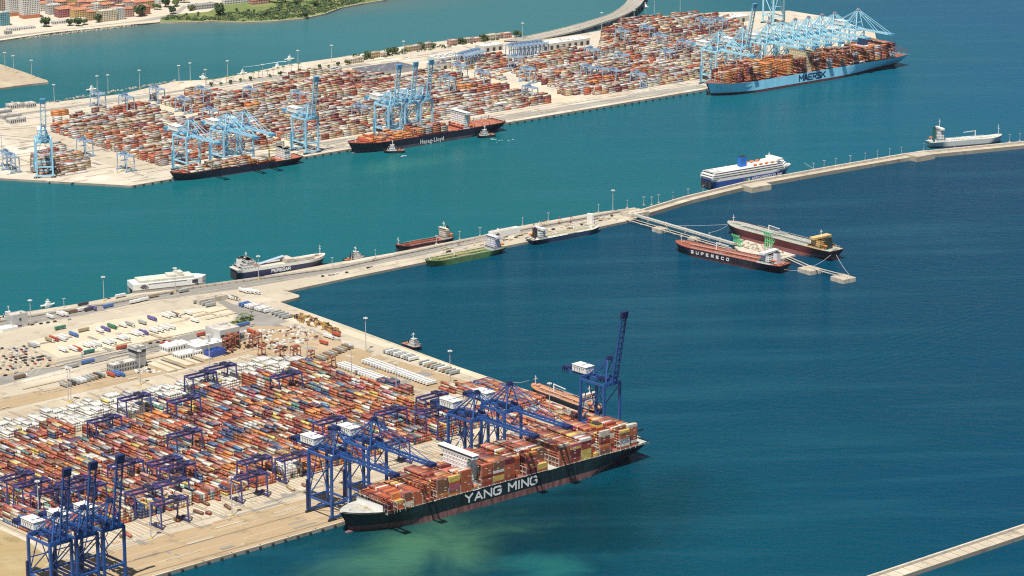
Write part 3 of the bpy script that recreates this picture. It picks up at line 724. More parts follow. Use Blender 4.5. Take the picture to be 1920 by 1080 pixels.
# --- pale blue container ship, far right
MKB = pm('pale_blue_hull', (.32, .74, .95), .4, vary=.12, scale=.2, stretch=(0, 1, 1, .1)); MKBOOT = pm('dark_red_antifouling', (.12, .045, .05), .7, vary=.3, scale=.1)
mk = place_ship('container_ship', (1333, 179), (1674, 121), 58, 399, 'pale blue container ship loaded high with rust and orange containers at the far quay')
LM = math.hypot(*(Vector(W(1333, 179, 0)) - Vector(W(1684, 120, 0)))) + 10
hull_parts(mk, LM, 58, 18.5, 4.0, MKB, MKBOOT, DECKR, sheer=3.0, bowfrac=.15, sternfrac=.24, rake=.025, bulb=False)
letters(mk, 'MAERSK', 57, 8.6, (locx(mk, 1523, 10, 29), 29.12, 6.8), math.pi, pm('navy_lettering', (.01, .03, .10), .5), 2.1, .28)
mb2 = [(1376, 7, 6, 13), (1394, 8, 8, 17), (1409, 8, 8, 19), (1422, 8, 9, 21), (1442, 9, 9, 22), (1456, 0, 4, 22), (1482, 9, 8, 22), (1507, 9, 8, 22), (1532, 9, 8, 22), (1556, 9, 8, 22), (1582, 9, 8, 22), (1605, 9, 8, 22), (1618, 1, 4, 22), (1634, 9, 8, 22), (1647, 9, 9, 22), (1660, 9, 8, 22), (1675, 9, 9, 21)]
for i, (px_, ho, hi_, rows) in enumerate(mb2):
    x = locx(mk, px_, 28, 28)
    hs = [max(0, hi_ + ([0, 0, -1, 1, 0, 0, 1][(r // 4 + i) % 7] if i < 13 else 0)) for r in range(rows)]; hs[0] = ho; hs[1] = ho
    ship_stack(mk, x, rows, hs, 19, MKPAL, 12.19, 1, 0, None, 'orange' if i in (4, 6) else None, 2.5)
m = MB()
for (px_, ho, hi_, rows) in mb2:
    x = locx(mk, px_, 28, 28) + 7.2; m.box(x, 0, 17.5, .5, 56, .5); m.box(x, 0, 26.5, .4, 56, .3)
    for k in range(6): m.box(x, -27.5 + 11 * k, 17.5, .3, .4, 9)
m.build('lashing_bridges', [pm('rusty_steel', (.22, .10, .06), .7)], mk)['kind'] = 'stuff'
xb = locx(mk, 1500, 50, 0)
z, so = deckhouse(mk, xb, 17, [(12, 44, 9), (12, 40, 5), (12, 36, 5), (12, 36, 5), (12, 36, 4), (12, 36, 4)], mat=pm('cream_paint', (.68, .60, .40), .6))
m = MB(); m.box(xb, 0, z, 8, 58, 3.2); m.box(xb + 3.8, 0, z + 1.3, .6, 56, 1.2, 1); m.build('bridge', [MATS['cream_paint'], DKGLASS], mk); mast(mk, xb, 0, z + 3.2, 9)
xf = locx(mk, 1617, 40, 0); m = MB(); m.box(xf, 0, 17, 12, 24, 24); m.build('engine_casing', [WHITE], mk); funnel(mk, xf, 0, 41, 10, 16, 13, pm('funnel_blue', (.02, .05, .12), .5))
deck_gear(mk, LM / 2 - 22, 17.4, 30, pm('rust_deck_gear', (.35, .10, .06), .7), 8, 26); mast(mk, LM / 2 - 18, 0, 20, 14, dishes=False)
m = MB()
for k in range(5): m.beam((-LM / 2 + 3, -24 + 12 * k, 18.5), (-LM / 2 + 3, -24 + 12 * k, 29), .6); 
for z_ in (22, 25.5, 29): m.beam((-LM / 2 + 3, -25, z_), (-LM / 2 + 3, 25, z_), .5)
m.build('stern_lashing_frame', [MATS['rusty_steel']], mk)

# --- black container ship with orange boxes, mid left
HLH = pm('blue_black_hull', (.012, .014, .035), .4, vary=.3, scale=.06); HLB = pm('grey_violet_boot', (.09, .075, .09), .7, vary=.3, scale=.1); RDK = pm('rust_red_deck', (.38, .11, .06), .75, vary=.25, scale=.15)
hp = place_ship('container_ship', (660, 287), (930, 243), 40, 275, 'black container ship with bare rust red deck, orange containers and white bridge')
LH = math.hypot(*(Vector(W(660, 287, 0)) - Vector(W(930, 243, 0)))) + 12
hull_parts(hp, LH, 40, 13.5, 4.0, HLH, HLB, RDK, sheer=3.0, bowfrac=.2, rake=.035)
text_part(hp, 'lettering', 'Hapag-Lloyd', 42, 8.2, (locx(hp, 810, 9, 20), 20.25, 4.4), math.pi, MATS['white_lettering'], .02)
for i, (px_, ho, hi_, rows, sol) in enumerate([(704, 0, 1, 12, 'orange'), (722, 0, 1, 13, 'orange'), (744, 1, 1, 14, 'orange'), (752, 2, 2, 14, 'orange'), (772, 0, 1, 15, 'orange'), (792, 4, 3, 15, 'orange'), (805, 4, 4, 15, 'grey'), (820, 5, 4, 15, 'orange'), (834, 3, 3, 15, 'maroon'), (876, 0, 1, 14, 'rust red')]):
    x = locx(hp, px_, 18, 19); hs = [max(0, hi_ + (R.choice([0, 0, 0, -1, 1]) if hi_ > 1 else R.choice([0, 0, 1]))) for r in range(rows)]; hs[0] = ho
    ship_stack(hp, x, rows, hs, 14.2, HLPAL, 12.19, 1, 0, None, sol if R.random() < .8 else None, 2.5)
m = MB(); x = -LH / 2 + 12
while x < LH / 2 - 40:
    if abs(x - locx(hp, 862, 20, 0)) > 11: m.box(x + 6, 0, 12.6, 12, 36, 1.3)
    x += 13.6
m.build('hatch_cover', [pm('hatch_red', (.42, .16, .10), .75, vary=.2, scale=.3)], hp)
m = MB(); x = -LH / 2 + 5.2
while x < LH / 2 - 34:
    if abs(x - locx(hp, 862, 20, 0)) > 12:
        for sy in (-1, 1): m.box(x, sy * 18.8, 12.4, .5, .7, 5.5)
        m.box(x, 0, 17.8, .5, 38, .4)
    x += 13.6
m.build('cell_guides', [pm('cell_guide_brown', (.22, .07, .04), .7)], hp)['kind'] = 'stuff'
xb = locx(hp, 863, 30, 0)
z, so = deckhouse(hp, xb, 12.5, [(11, 34, 3), (10, 30, 3), (10, 30, 3), (10, 30, 3), (10, 30, 3), (10, 30, 3), (10, 30, 3)]); m = MB(); m.box(xb, 0, z, 8, 40, 3); m.box(xb + 3.8, 0, z + 1.2, .6, 38, 1.1, 1); m.build('bridge', [WHITE, DKGLASS], hp)
mast(hp, xb, 0, z + 3, 10); funnel(hp, xb - 11, 0, 12.5, 7, 12, 22, pm('funnel_orange', (.6, .2, .05), .5)); lifeboat(hp, xb - 6, 17, 17)
m = MB(); xs_ = LH / 2 - 34; m.box(xs_, 0, 13, 1.0, 26, 9); m.box(xs_ + 6, 6, 13, 9, 12, 4); m.box(xs_ + 6, -6, 13, 9, 11, 4.5); m.build('forecastle_house', [pm('forecastle_red', (.42, .09, .05), .7)], hp)
deck_gear(hp, LH / 2 - 17, 14.5, 18, MATS['rust_deck_gear'], 8, 18); mast(hp, LH / 2 - 12, 0, 15, 11, WHITE, False)

# --- small feeder
fd = place_ship('container_ship', (324, 339), (556, 304), 30, 190, 'small black feeder ship with low tan and grey containers below blue cranes')
LF = math.hypot(*(Vector(W(324, 339, 0)) - Vector(W(556, 304, 0)))) + 8
hull_parts(fd, LF, 30, 9.5, 1.0, HLH, HLB, RDK, sheer=3.5, bowfrac=.22, rake=.04, bulb=False)
for i, (px_, ho, hi_) in enumerate([(366, 1, 2), (376, 2, 2), (392, 1, 1), (408, 3, 2), (424, 1, 2), (441, 2, 2), (459, 2, 3), (475, 2, 2), (494, 2, 1), (510, 1, 1)]):
    x = locx(fd, px_, 13, 14); hs = [max(0, hi_ + R.choice([0, 0, -1, 1])) for r in range(11)]; hs[0] = ho
    ship_stack(fd, x, 11, hs, 10, FDPAL, 12.19, 1, 0, None, 'orange' if i == 7 else None, 2.5)
xb = locx(fd, 530, 20, 0); z, so = deckhouse(fd, xb, 8.5, [(10, 26, 3), (9, 24, 3), (9, 24, 3), (9, 22, 3), (8, 26, 3)]); mast(fd, xb, 0, z, 8); funnel(fd, xb - 8, 0, 8.5, 5, 8, 14, WHITE)
m = MB(); m.cyl((xb + 28, 10, 8.5), (xb + 28, 10, 26), 1.2, 1, 8); m.beam((xb + 28, 10, 25), (xb + 8, 6, 21), 1.0); m.build('deck_crane', [YELLOWP], fd)
deck_gear(fd, LF / 2 - 14, 10.8, 14, MATS['rust_deck_gear'], 7, 14)

# --- tankers
def tanker(bow, stern, B, D, label, c_hull, c_boot, c_deck, c_house=None, c_fun=None, boot=2.0, lettering=None, sheer=2.5, pipes=None, houselen=.12, centre=True, L=None, crane=True, raised=True, near=1, scale_h=1.0, houselv=4):
    rt = place_ship('tanker', bow, stern, B, 0, label, 'tanker', None, centre)
    L = L or math.hypot(*(Vector(W(*bow, 0)) - Vector(W(*stern, 0)))) * 1.03
    hull_parts(rt, L, B, D, boot, c_hull, c_boot, c_deck, sheer=sheer, bowfrac=.17, rake=.03, bulb=False, bulwark=.5, deckdrop=.7)
    zd = D - .7; pipes = pipes or CONC; m = MB(); x0, x1 = -L / 2 + L * .24, L / 2 - L * .14
    for k, yy in enumerate((-1.6, -.6, .6, 1.6)): m.beam((x0, yy, zd + 1.6 + .1 * k), (x1, yy, zd + 1.6 + .1 * k), .5)
    m.box((x0 + x1) / 2, 3.2, zd + 2.2, x1 - x0, 1.0, .25)
    m.build('cargo_pipes', [pipes], rt)
    m = MB(); n = max(5, int((x1 - x0) / 9))
    for k in range(n):
        x = x0 + (x1 - x0) * (k + .5) / n; m.box(x, 0, zd, .5, B * .86, .55); m.box(x, 3.2, zd, .3, .3, 2.2); m.box(x, -1, zd, .4, 4, 1.6)
    for k in range(n // 2):
        x = x0 + (x1 - x0) * (k + .5) / (n // 2)
        for sy in (-1, 1): m.cyl((x, sy * B * .27, zd), (x, sy * B * .27, zd + 1.5), .9, .9, 7)
    m.build('deck_frames', [c_deck if R.random() < 0 else pipes], rt)['kind'] = 'stuff'
    xm = (x0 + x1) / 2; m = MB()
    for k in range(6): m.beam((xm - 6 + 2.4 * k, -B * .42, zd + 1.4), (xm - 6 + 2.4 * k, B * .42, zd + 1.4), .45)
    for sy in (-1, 1): m.box(xm, sy * B * .43, zd, 15, .7, 1.6)
    m.build('manifold', [pipes], rt)
    if crane:
        m = MB(); m.cyl((xm + 11, 2, zd), (xm + 11, 2, zd + 11), .8, .6, 8); m.beam((xm + 11, 2, zd + 10.5), (xm - 8, 2, zd + 9.5), .7); m.build('deck_crane', [WHITE], rt)
    xh = -L / 2 + L * houselen; lv = [(L * .12, B * .9, 2.8 * scale_h)] + [(L * .075, B * .72, 2.7 * scale_h)] * (houselv - 1)
    z, so = deckhouse(rt, xh + L * .02, zd, lv, mat=c_house or WHITE)
    m = MB(); m.box(xh + L * .03, 0, z, L * .045, B * .98, 2.6); m.box(xh + L * .03 + L * .0225, 0, z + 1, .4, B * .9, 1.0, 1); m.build('bridge', [c_house or WHITE, DKGLASS], rt)
    mast(rt, xh + L * .025, 0, z + 2.6, 8 * scale_h); funnel(rt, xh - L * .04, 0, zd, L * .035, B * .28, z - zd + 2, c_fun or c_house or WHITE)
    lifeboat(rt, xh - L * .055, B * .28, zd + 5)
    mast(rt, L / 2 - L * .05, 0, D + sheer * .6, 10 * scale_h, WHITE, False); deck_gear(rt, L / 2 - L * .08, D + sheer * .2, B * .5, pipes, 5, L * .07); deck_gear(rt, -L / 2 + L * .03, D, B * .6, pipes, 4, L * .03)
    railing(rt, -L / 2 + L * .05, L / 2 - L * .2, B * .98, D, WHITE, 1.0, 5)
    if lettering: text_part(rt, 'lettering', lettering[0], lettering[1], lettering[2], (lettering[3], B / 2 + .2, lettering[4]), math.pi, MATS['white_lettering'], .03)
    return rt, L
GREENH = pm('green_hull', (.10, .21, .08), .5, vary=.25, scale=.1); RUSTD = pm('rust_deck', (.28, .08, .045), .7, vary=.3, scale=.2); MARH = pm('maroon_hull', (.12, .03, .03), .5, vary=.25, scale=.08)
PINKB = pm('pink_boot', (.36, .13, .11), .7, vary=.2, scale=.1); PALE = pm('pale_deck_paint', (.55, .54, .46), .7, vary=.2, scale=.2); YHOUSE = pm('yellow_house', (.66, .44, .18), .55); BLKH = pm('worn_black_hull', (.025, .02, .03), .5, vary=.7, scale=.3, stretch=(0, 1, 1, .15))
SILV = pm('silver_pipe', (.44, .44, .40), .5)
sp_, Lsp = tanker((1270, 468), (1470, 511), 29, 10, 'black hulled tanker with rust red deck and spaced white hull letters at the jetty', BLKH, MARH, RUSTD, None, pm('funnel_white_blue', (.6, .62, .66), .5), 1.6, None, pipes=pm('pinkish_pipe', (.46, .26, .20), .6))
letters(sp_, 'SUPERECO', 58, 3.0, (locx(sp_, 1331, 6, 14.5), 14.6, 4.4), math.pi, MATS['white_lettering'], .95, 1.3)
tanker((1368, 436), (1566, 488), 30, 13, 'maroon hulled tanker with pale deck pipes and yellow deckhouse beyond the jetty', MARH, PINKB, pm('grey_green_deck', (.36, .37, .31), .7, vary=.3, scale=.3), YHOUSE, pm('funnel_dark_green', (.02, .04, .03), .5), 4.5, pipes=SILV)
tanker((800, 500), (940, 472), 21, 7, 'green hulled tanker with plain white bridge block moored at the mole', GREENH, GREENH, pm('green_deck', (.12, .17, .06), .7, vary=.4, scale=.3), pm('lilac_white', (.66, .65, .70), .5), None, .6, sheer=1.5, pipes=pm('ochre_pipe', (.40, .36, .18), .7), houselen=.1, houselv=5)
tanker((1122, 433), (994, 458), 20, 6.5, 'small navy blue tanker with cluttered pale deck lying along the mole', pm('navy_hull', (.02, .05, .11), .5, vary=.3, scale=.1), HLB, PALE, WHITE, BLACK, .6, pipes=pm('sand_pipe', (.55, .50, .36), .7))
tanker((743, 471), (846, 452), 17, 6, 'dark coaster tanker with rust red hold and white wheelhouse behind the mole', HLH, RUSTD, RUSTD, pm('cream_house', (.62, .56, .46), .6), MARH, 3.2, crane=False, centre=True, pipes=RUSTD)
tanker((1876, 266), (1742, 277), 20, 9, 'white tanker with tall mast tied up behind the narrow mole at right', pm('pale_grey_hull', (.50, .50, .48), .5), HLB, PALE, WHITE, pm('funnel_green', (.03, .12, .12), .5), 2.2, centre=True, pipes=WHITE, scale_h=1.6)
tanker((1000, 733), (1122, 778), 19, 6.5, 'small rust decked bunker tanker behind the stern of the green ship', pm('black_hull_small', (.02, .02, .03), .5, vary=.3, scale=.2), RUSTD, pm('ochre_rust_deck', (.42, .20, .10), .7, vary=.3, scale=.3), pm('peach_house', (.62, .50, .42), .6), None, .8, centre=True, pipes=pm('peach_pipe', (.55, .33, .22), .7))

# --- ferry
FB = pm('ferry_blue', (.045, .10, .34), .4)
fe = place_ship('ferry', (1478, 328), (1327, 354), 25, 172, 'white and blue passenger ferry with blue funnel berthed behind the narrow mole', 'ferry')
LFe = math.hypot(*(Vector(W(1478, 328, 0)) - Vector(W(1327, 354, 0)))) * 1.05; BF = 25
hull_parts(fe, LFe, BF, 15, 1.0, FB, FB, DECKG, sheer=1.0, bowfrac=.22, sternfrac=.05, stern_deck=.97, rake=.08, band=WHITE, bulb=False)
m = MB(); dk = MB(); z = 14.2
for k, (x0, x1, wd, h) in enumerate(((-.495, .36, 1.0, 3), (-.49, .34, 1.0, 3), (-.47, .32, .98, 2.8))):
    cx = (x0 + x1) / 2 * LFe; lx = (x1 - x0) * LFe; m.box(cx, 0, z, lx, BF * wd, h); m.prism([(x1 * LFe, -BF * wd / 2), (x1 * LFe + 12, -4), (x1 * LFe + 12, 4), (x1 * LFe, BF * wd / 2)], z, z + h)
    for sy in (-1, 1): dk.box(cx, sy * (BF * wd / 2 + .05), z + 1.1, lx * .97, .1, .9)
    dk.box(x0 * LFe - .05, 0, z + 1.1, .1, BF * .9, .9); z += h
m.build('superstructure', [WHITE], fe); dk.build('window_band', [DKGLASS], fe)
zt = z; m = MB(); m.box(LFe * .25, 0, zt, LFe * .12, BF * .8, 3); m.box(LFe * .3, 0, zt + 3, 9, BF * 1.04, 2.8); m.box(LFe * .3 + 4.6, 0, zt + 4, .3, BF, 1.1, 1); m.build('bridge', [WHITE, DKGLASS], fe)
funnel(fe, -LFe * .08, 0, zt, 11, 7, 13, pm('funnel_bright_blue', (.02, .14, .50), .45)); mast(fe, LFe * .24, 0, zt + 3, 11)
m = MB(); m.box(-LFe * .42, 0, zt, LFe * .11, BF * .8, .15, 1); m.box(-LFe * .42, 0, zt + .15, 9, 9, .12, 0); m.build('helipad', [WHITE, CONCG], fe)
m = MB()
for k in range(14): m.box(R.uniform(-.3, -.12) * LFe, R.uniform(-8, 8), zt, R.uniform(2, 5), R.uniform(2, 5), R.uniform(1, 2.6))
for k in range(10): m.box(-.02 * LFe + k * 3.4, R.uniform(-5, 5), zt, 2, 2, R.uniform(1, 3))
m.build('deck_housing', [WHITE], fe)
for k in range(4):
    for sy in (-1, 1): lifeboat(fe, .02 * LFe + k * 10, sy * 9.6, zt + 1.8)
m = MB()
for k in range(3): m.box(-LFe / 2 + .35, -7.5 + 7.5 * k, 3, .5, 5.6, 8)
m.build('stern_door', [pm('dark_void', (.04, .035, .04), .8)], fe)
for s_, c_, w_ in (('AFRICA', 1419, 17), ('MOROCCO', 1441, 22), ('LINK', 1460, 12)): letters(fe, s_, w_, 3.2, (locx(fe, c_, 7, -12.5), -BF / 2 - .1, 5.6), 0, MATS['white_lettering'], .75, .4)
m = MB(); xx = locx(fe, 1405, 7, -12.5); y_ = -BF / 2 - .15
m.prism([(xx - 5, y_), (xx - 5, y_ - .2), (xx - 2.4, y_ - .2), (xx - 2.4, y_)], 4.4, 9.4, 0); m.prism([(xx - 2, y_), (xx - 2, y_ - .2), (xx + 1, y_ - .2), (xx + 1, y_)], 5.2, 8.4, 1); m.prism([(xx - 10, y_), (xx - 10, y_ - .2), (xx - 7, y_ - .2), (xx - 7, y_)], 5, 9, 2)
m.build('emblem', [pm('emblem_green', (.1, .45, .2), .5), pm('emblem_yellow', (.75, .75, .3), .5), pm('emblem_red', (.35, .12, .2), .5)], fe)
# --- fast catamaran ferry
fc = place_ship('catamaran_ferry', (362, 538), (270, 548), 24, 96, 'white high-speed catamaran ferry with black swirl near its stern by the quay', 'ferry')
LC = 92; m = MB()
for sy in (-1, 1): m.prism([(-LC / 2, sy * 12), (LC * .3, sy * 12), (LC * .46, sy * 9), (LC * .3, sy * 6.5), (-LC / 2, sy * 6.5)], -1, 7, 1, 1)
m.prism([(-LC / 2, -12.4), (LC * .3, -12.4), (LC * .42, -8), (LC * .5, 0), (LC * .42, 8), (LC * .3, 12.4), (-LC / 2, 12.4)], 6.5, 13.5, 0)
m.build('hull', [WHITE, CONCG], fc); m = MB(); m.box(-LC * .05, 0, 13.5, LC * .72, 21, 3); m.box(LC * .08, 0, 16.5, LC * .2, 15, 2.4); m.box(LC * .14, 0, 18.9, 7, 12, 2.2); m.build('superstructure', [PALE], fc)
m = MB(); m.box(LC * .14 + 3.5, 0, 19.5, .3, 11, 1, 0); m.box(-LC * .05, -12.5, 12.2, LC * .5, .2, .5); m.box(LC * .31, -12.3, 8.2, 7, .3, 4.2); m.build('window_band', [DKGLASS], fc)
m = MB()
for k, r_ in enumerate((2.4, 4.0, 5.6)):
    for q in range(7):
        t0, t1 = .3 + q * .32, .3 + (q + 1) * .32; cx_, cz = -LC * .36, 6.2
        m.beam((cx_ + r_ * math.cos(t0), -12.6, cz + r_ * math.sin(t0)), (cx_ + r_ * math.cos(t1), -12.6, cz + r_ * math.sin(t1)), .2, 1.0 - .15 * k)
m.build('swirl_emblem', [BLACK], fc)
for k in range(6): pass
m = MB()
for k in range(9): m.box(R.uniform(-.36, .2) * LC, R.uniform(-7, 7), 16.5, R.uniform(2, 5), R.uniform(2, 4), R.uniform(.8, 2))
m.build('deck_housing', [WHITE], fc); mast(fc, LC * .1, 0, 21, 5)
# --- ro-ro ship
ro = place_ship('cargo_ferry', (608, 497), (440, 523), 21, 150, 'dark violet cargo ferry with white stern house and slanted ramp on deck', 'cargo ship')
LR = math.hypot(*(Vector(W(608, 497, 0)) - Vector(W(440, 523, 0)))) * 1.03
hull_parts(ro, LR, 22, 12.5, .8, pm('violet_navy_hull', (.035, .035, .09), .5), HLB, CONC, sheer=2.0, bowfrac=.2, sternfrac=.05, stern_deck=.95, rake=.05, band=WHITE, bulb=False)
z, so = deckhouse(ro, -LR * .36, 11.5, [(26, 21, 3), (20, 20, 3), (16, 19, 3), (9, 21, 2.8)]); mast(ro, -LR * .36, 0, z, 8); funnel(ro, -LR * .43, 0, 14, 6, 5, 10, WHITE); lifeboat(ro, -LR * .3, -9, 16)
m = MB(); m.beam((-LR * .24, 4, 12), (LR * .06, 4, 18), 6, .6, 0); m.box(LR * .08, 0, 12, 10, 18, 4.5, 1); m.box(LR * .24, -6, 12, LR * .22, 1, 3, 1); m.build('ramp', [pm('ramp_blue_grey', (.38, .45, .56), .5), CONC], ro)
m = MB(); m.box(-LR / 2 + .2, 0, 1.5, .5, 14, 7); m.build('stern_door', [MATS['dark_void']], ro)
letters(ro, 'PEREGAR', 25, 3.3, (locx(ro, 527, 7, -11), -11.1, 4.3), 0, MATS['white_lettering'], .9); mast(ro, LR * .44, 0, 14, 12, WHITE, False); deck_gear(ro, LR * .4, 13, 10, CONC, 5, 10)

# --- tugs and small boats
def make_tug(hullc, housec):
    rt = empty('tugboat', 0, 0, 0, 0, 'x', 'tugboat')
    hull_parts(rt, 30, 11, 3.6, .5, hullc, hullc, pm('tug_deck', (.30, .16, .12), .8), sheer=1.6, bowfrac=.35, sternfrac=.1, stern_deck=.8, rake=.02, bulb=False, deckdrop=.9)
    z, so = deckhouse(rt, 3, 3, [(12, 8, 2.8), (8, 6.5, 2.6), (5, 5, 2.6)], 'wheelhouse', housec); mast(rt, 2, 0, z, 7, housec)
    m = MB()
    for sy in (-1, 1): m.cyl((-3.5, sy * 2.4, 3), (-3.5, sy * 2.4, 9.5), .8, .7, 8)
    m.build('funnel', [BLACK], rt); m = MB(); m.cyl((-8, -1.6, 4), (-8, 1.6, 4), 1.1, 1.1, 8); m.beam((-8, 2, 3), (-8, 2, 5), .5); m.beam((-8, -2, 3), (-8, -2, 5), .5); m.build('towing_winch', [pm('winch_orange', (.6, .2, .05), .6)], rt)
    return rt
t1 = make_tug(pm('tug_black', (.02, .025, .03), .5), WHITE)
t2 = None
A = NF.ang
for (px_, py_, rz, lab) in ((739, 286, FA + math.pi - .5, 'black tugboat with white wheelhouse nudging the bow of the black container ship'),
                            (911, 257, FA + math.pi - .15, 'tugboat with orange deck gear alongside the stern of the black container ship'),
                            (664, 489, FA, 'small dark tugboat lying behind the mole beyond the cargo ferry'),
                            (20, 602, FA + 2.6, 'tugboat partly hidden behind the pale silo block at the left edge'),
                            (773, 652, NA - math.pi / 2, 'tugboat moored along the short quay beside the lamp masts')):
    x, y = W(px_, py_, 0); inst(t1, x, y, 0, rz, lab, 'tugboats')
def make_boat():
    rt = empty('motor_boat', 0, 0, 0, 0, 'x', 'boat'); hull_parts(rt, 18, 5.5, 2.6, .3, WHITE, WHITE, PALE, sheer=.8, bowfrac=.4, stern_deck=.9, rake=.03, bulb=False)
    m = MB(); m.box(0, 0, 2, 7, 4, 2.4, 0, 0, (5, 3.4)); m.box(.5, 0, 4.4, 4, 3, 1.5, 0); m.box(3.1, 0, 3, .5, 3.2, .8, 1); m.build('cabin', [WHITE, DKGLASS], rt); mast(rt, 0, 0, 5.5, 4)
    return rt
bt = make_boat()
for (px_, py_, rz, lab) in ((543, 113, FA - .1, 'dark white-topped pilot boat leaving a pale wake across the upper basin'), (520, 128, FA, 'long white boat moored along the palm road behind the yard'), (1145, 92, FA, 'x'),
                            (381, 148, 2.4, 'small white boat moored beside the tall double floodlight mast'), (455, 140, FA, 'white boat moored just right of the second thin lamp post'), (1210, 14, 2.0, 'small boat under the shadow of the curved viaduct'),
                            (172, 170, FA, 'leftmost boat with slanting derrick along the far landward quay'), (90, 575, FA, 'small boat beside the grey quay near the silo block')):
    if lab == 'x': continue
    x, y = W(px_, py_, 0); inst(bt, x, y, 0, rz, lab, 'small boats')
# foam of moving craft
FOAM = pm('foam', (.55, .70, .70), .6, vary=.4, scale=.3)
def foam(px_list, w0, w1, lab):
    m = MB(); pts = [W(*p, 0) for p in px_list]
    for k in range(len(pts) - 1):
        p, q = pts[k], pts[k + 1]; d = Vector((q[0] - p[0], q[1] - p[1])).normalized(); nn = (-d.y, d.x)
        a = w0 + (w1 - w0) * k / (len(pts) - 1); b = w0 + (w1 - w0) * (k + 1) / (len(pts) - 1)
        m.poly([(p[0] + nn[0] * a, p[1] + nn[1] * a, .06), (p[0] - nn[0] * a, p[1] - nn[1] * a, .06), (q[0] - nn[0] * b, q[1] - nn[1] * b, .06), (q[0] + nn[0] * b, q[1] + nn[1] * b, .06)][::-1])
    tag(m.build('wake_foam', FOAM), kind='stuff')
foam([(537, 115), (524, 116), (505, 119), (480, 123), (455, 126)], 2.2, .5, '')
m = MB()
for (cx_, cy_, n_, sx, sy) in ((755, 292, 9, 12, 1.5), (945, 264, 9, 22, 3), (925, 261, 5, 6, 1.5)):
    for k in range(n_):
        x, y = W(cx_ + R.uniform(-sx, sx) * .8, cy_ + R.uniform(-sy, sy), 0); r_ = R.uniform(.4, 1.5)
        m.poly([(x + r_ * 1.8 * R.uniform(.6, 1) * math.cos(t), y + r_ * R.uniform(.6, 1) * math.sin(t), .06) for t in [q * math.pi / 4 for q in range(8)]])
tag(m.build('foam_patches', FOAM), kind='stuff')
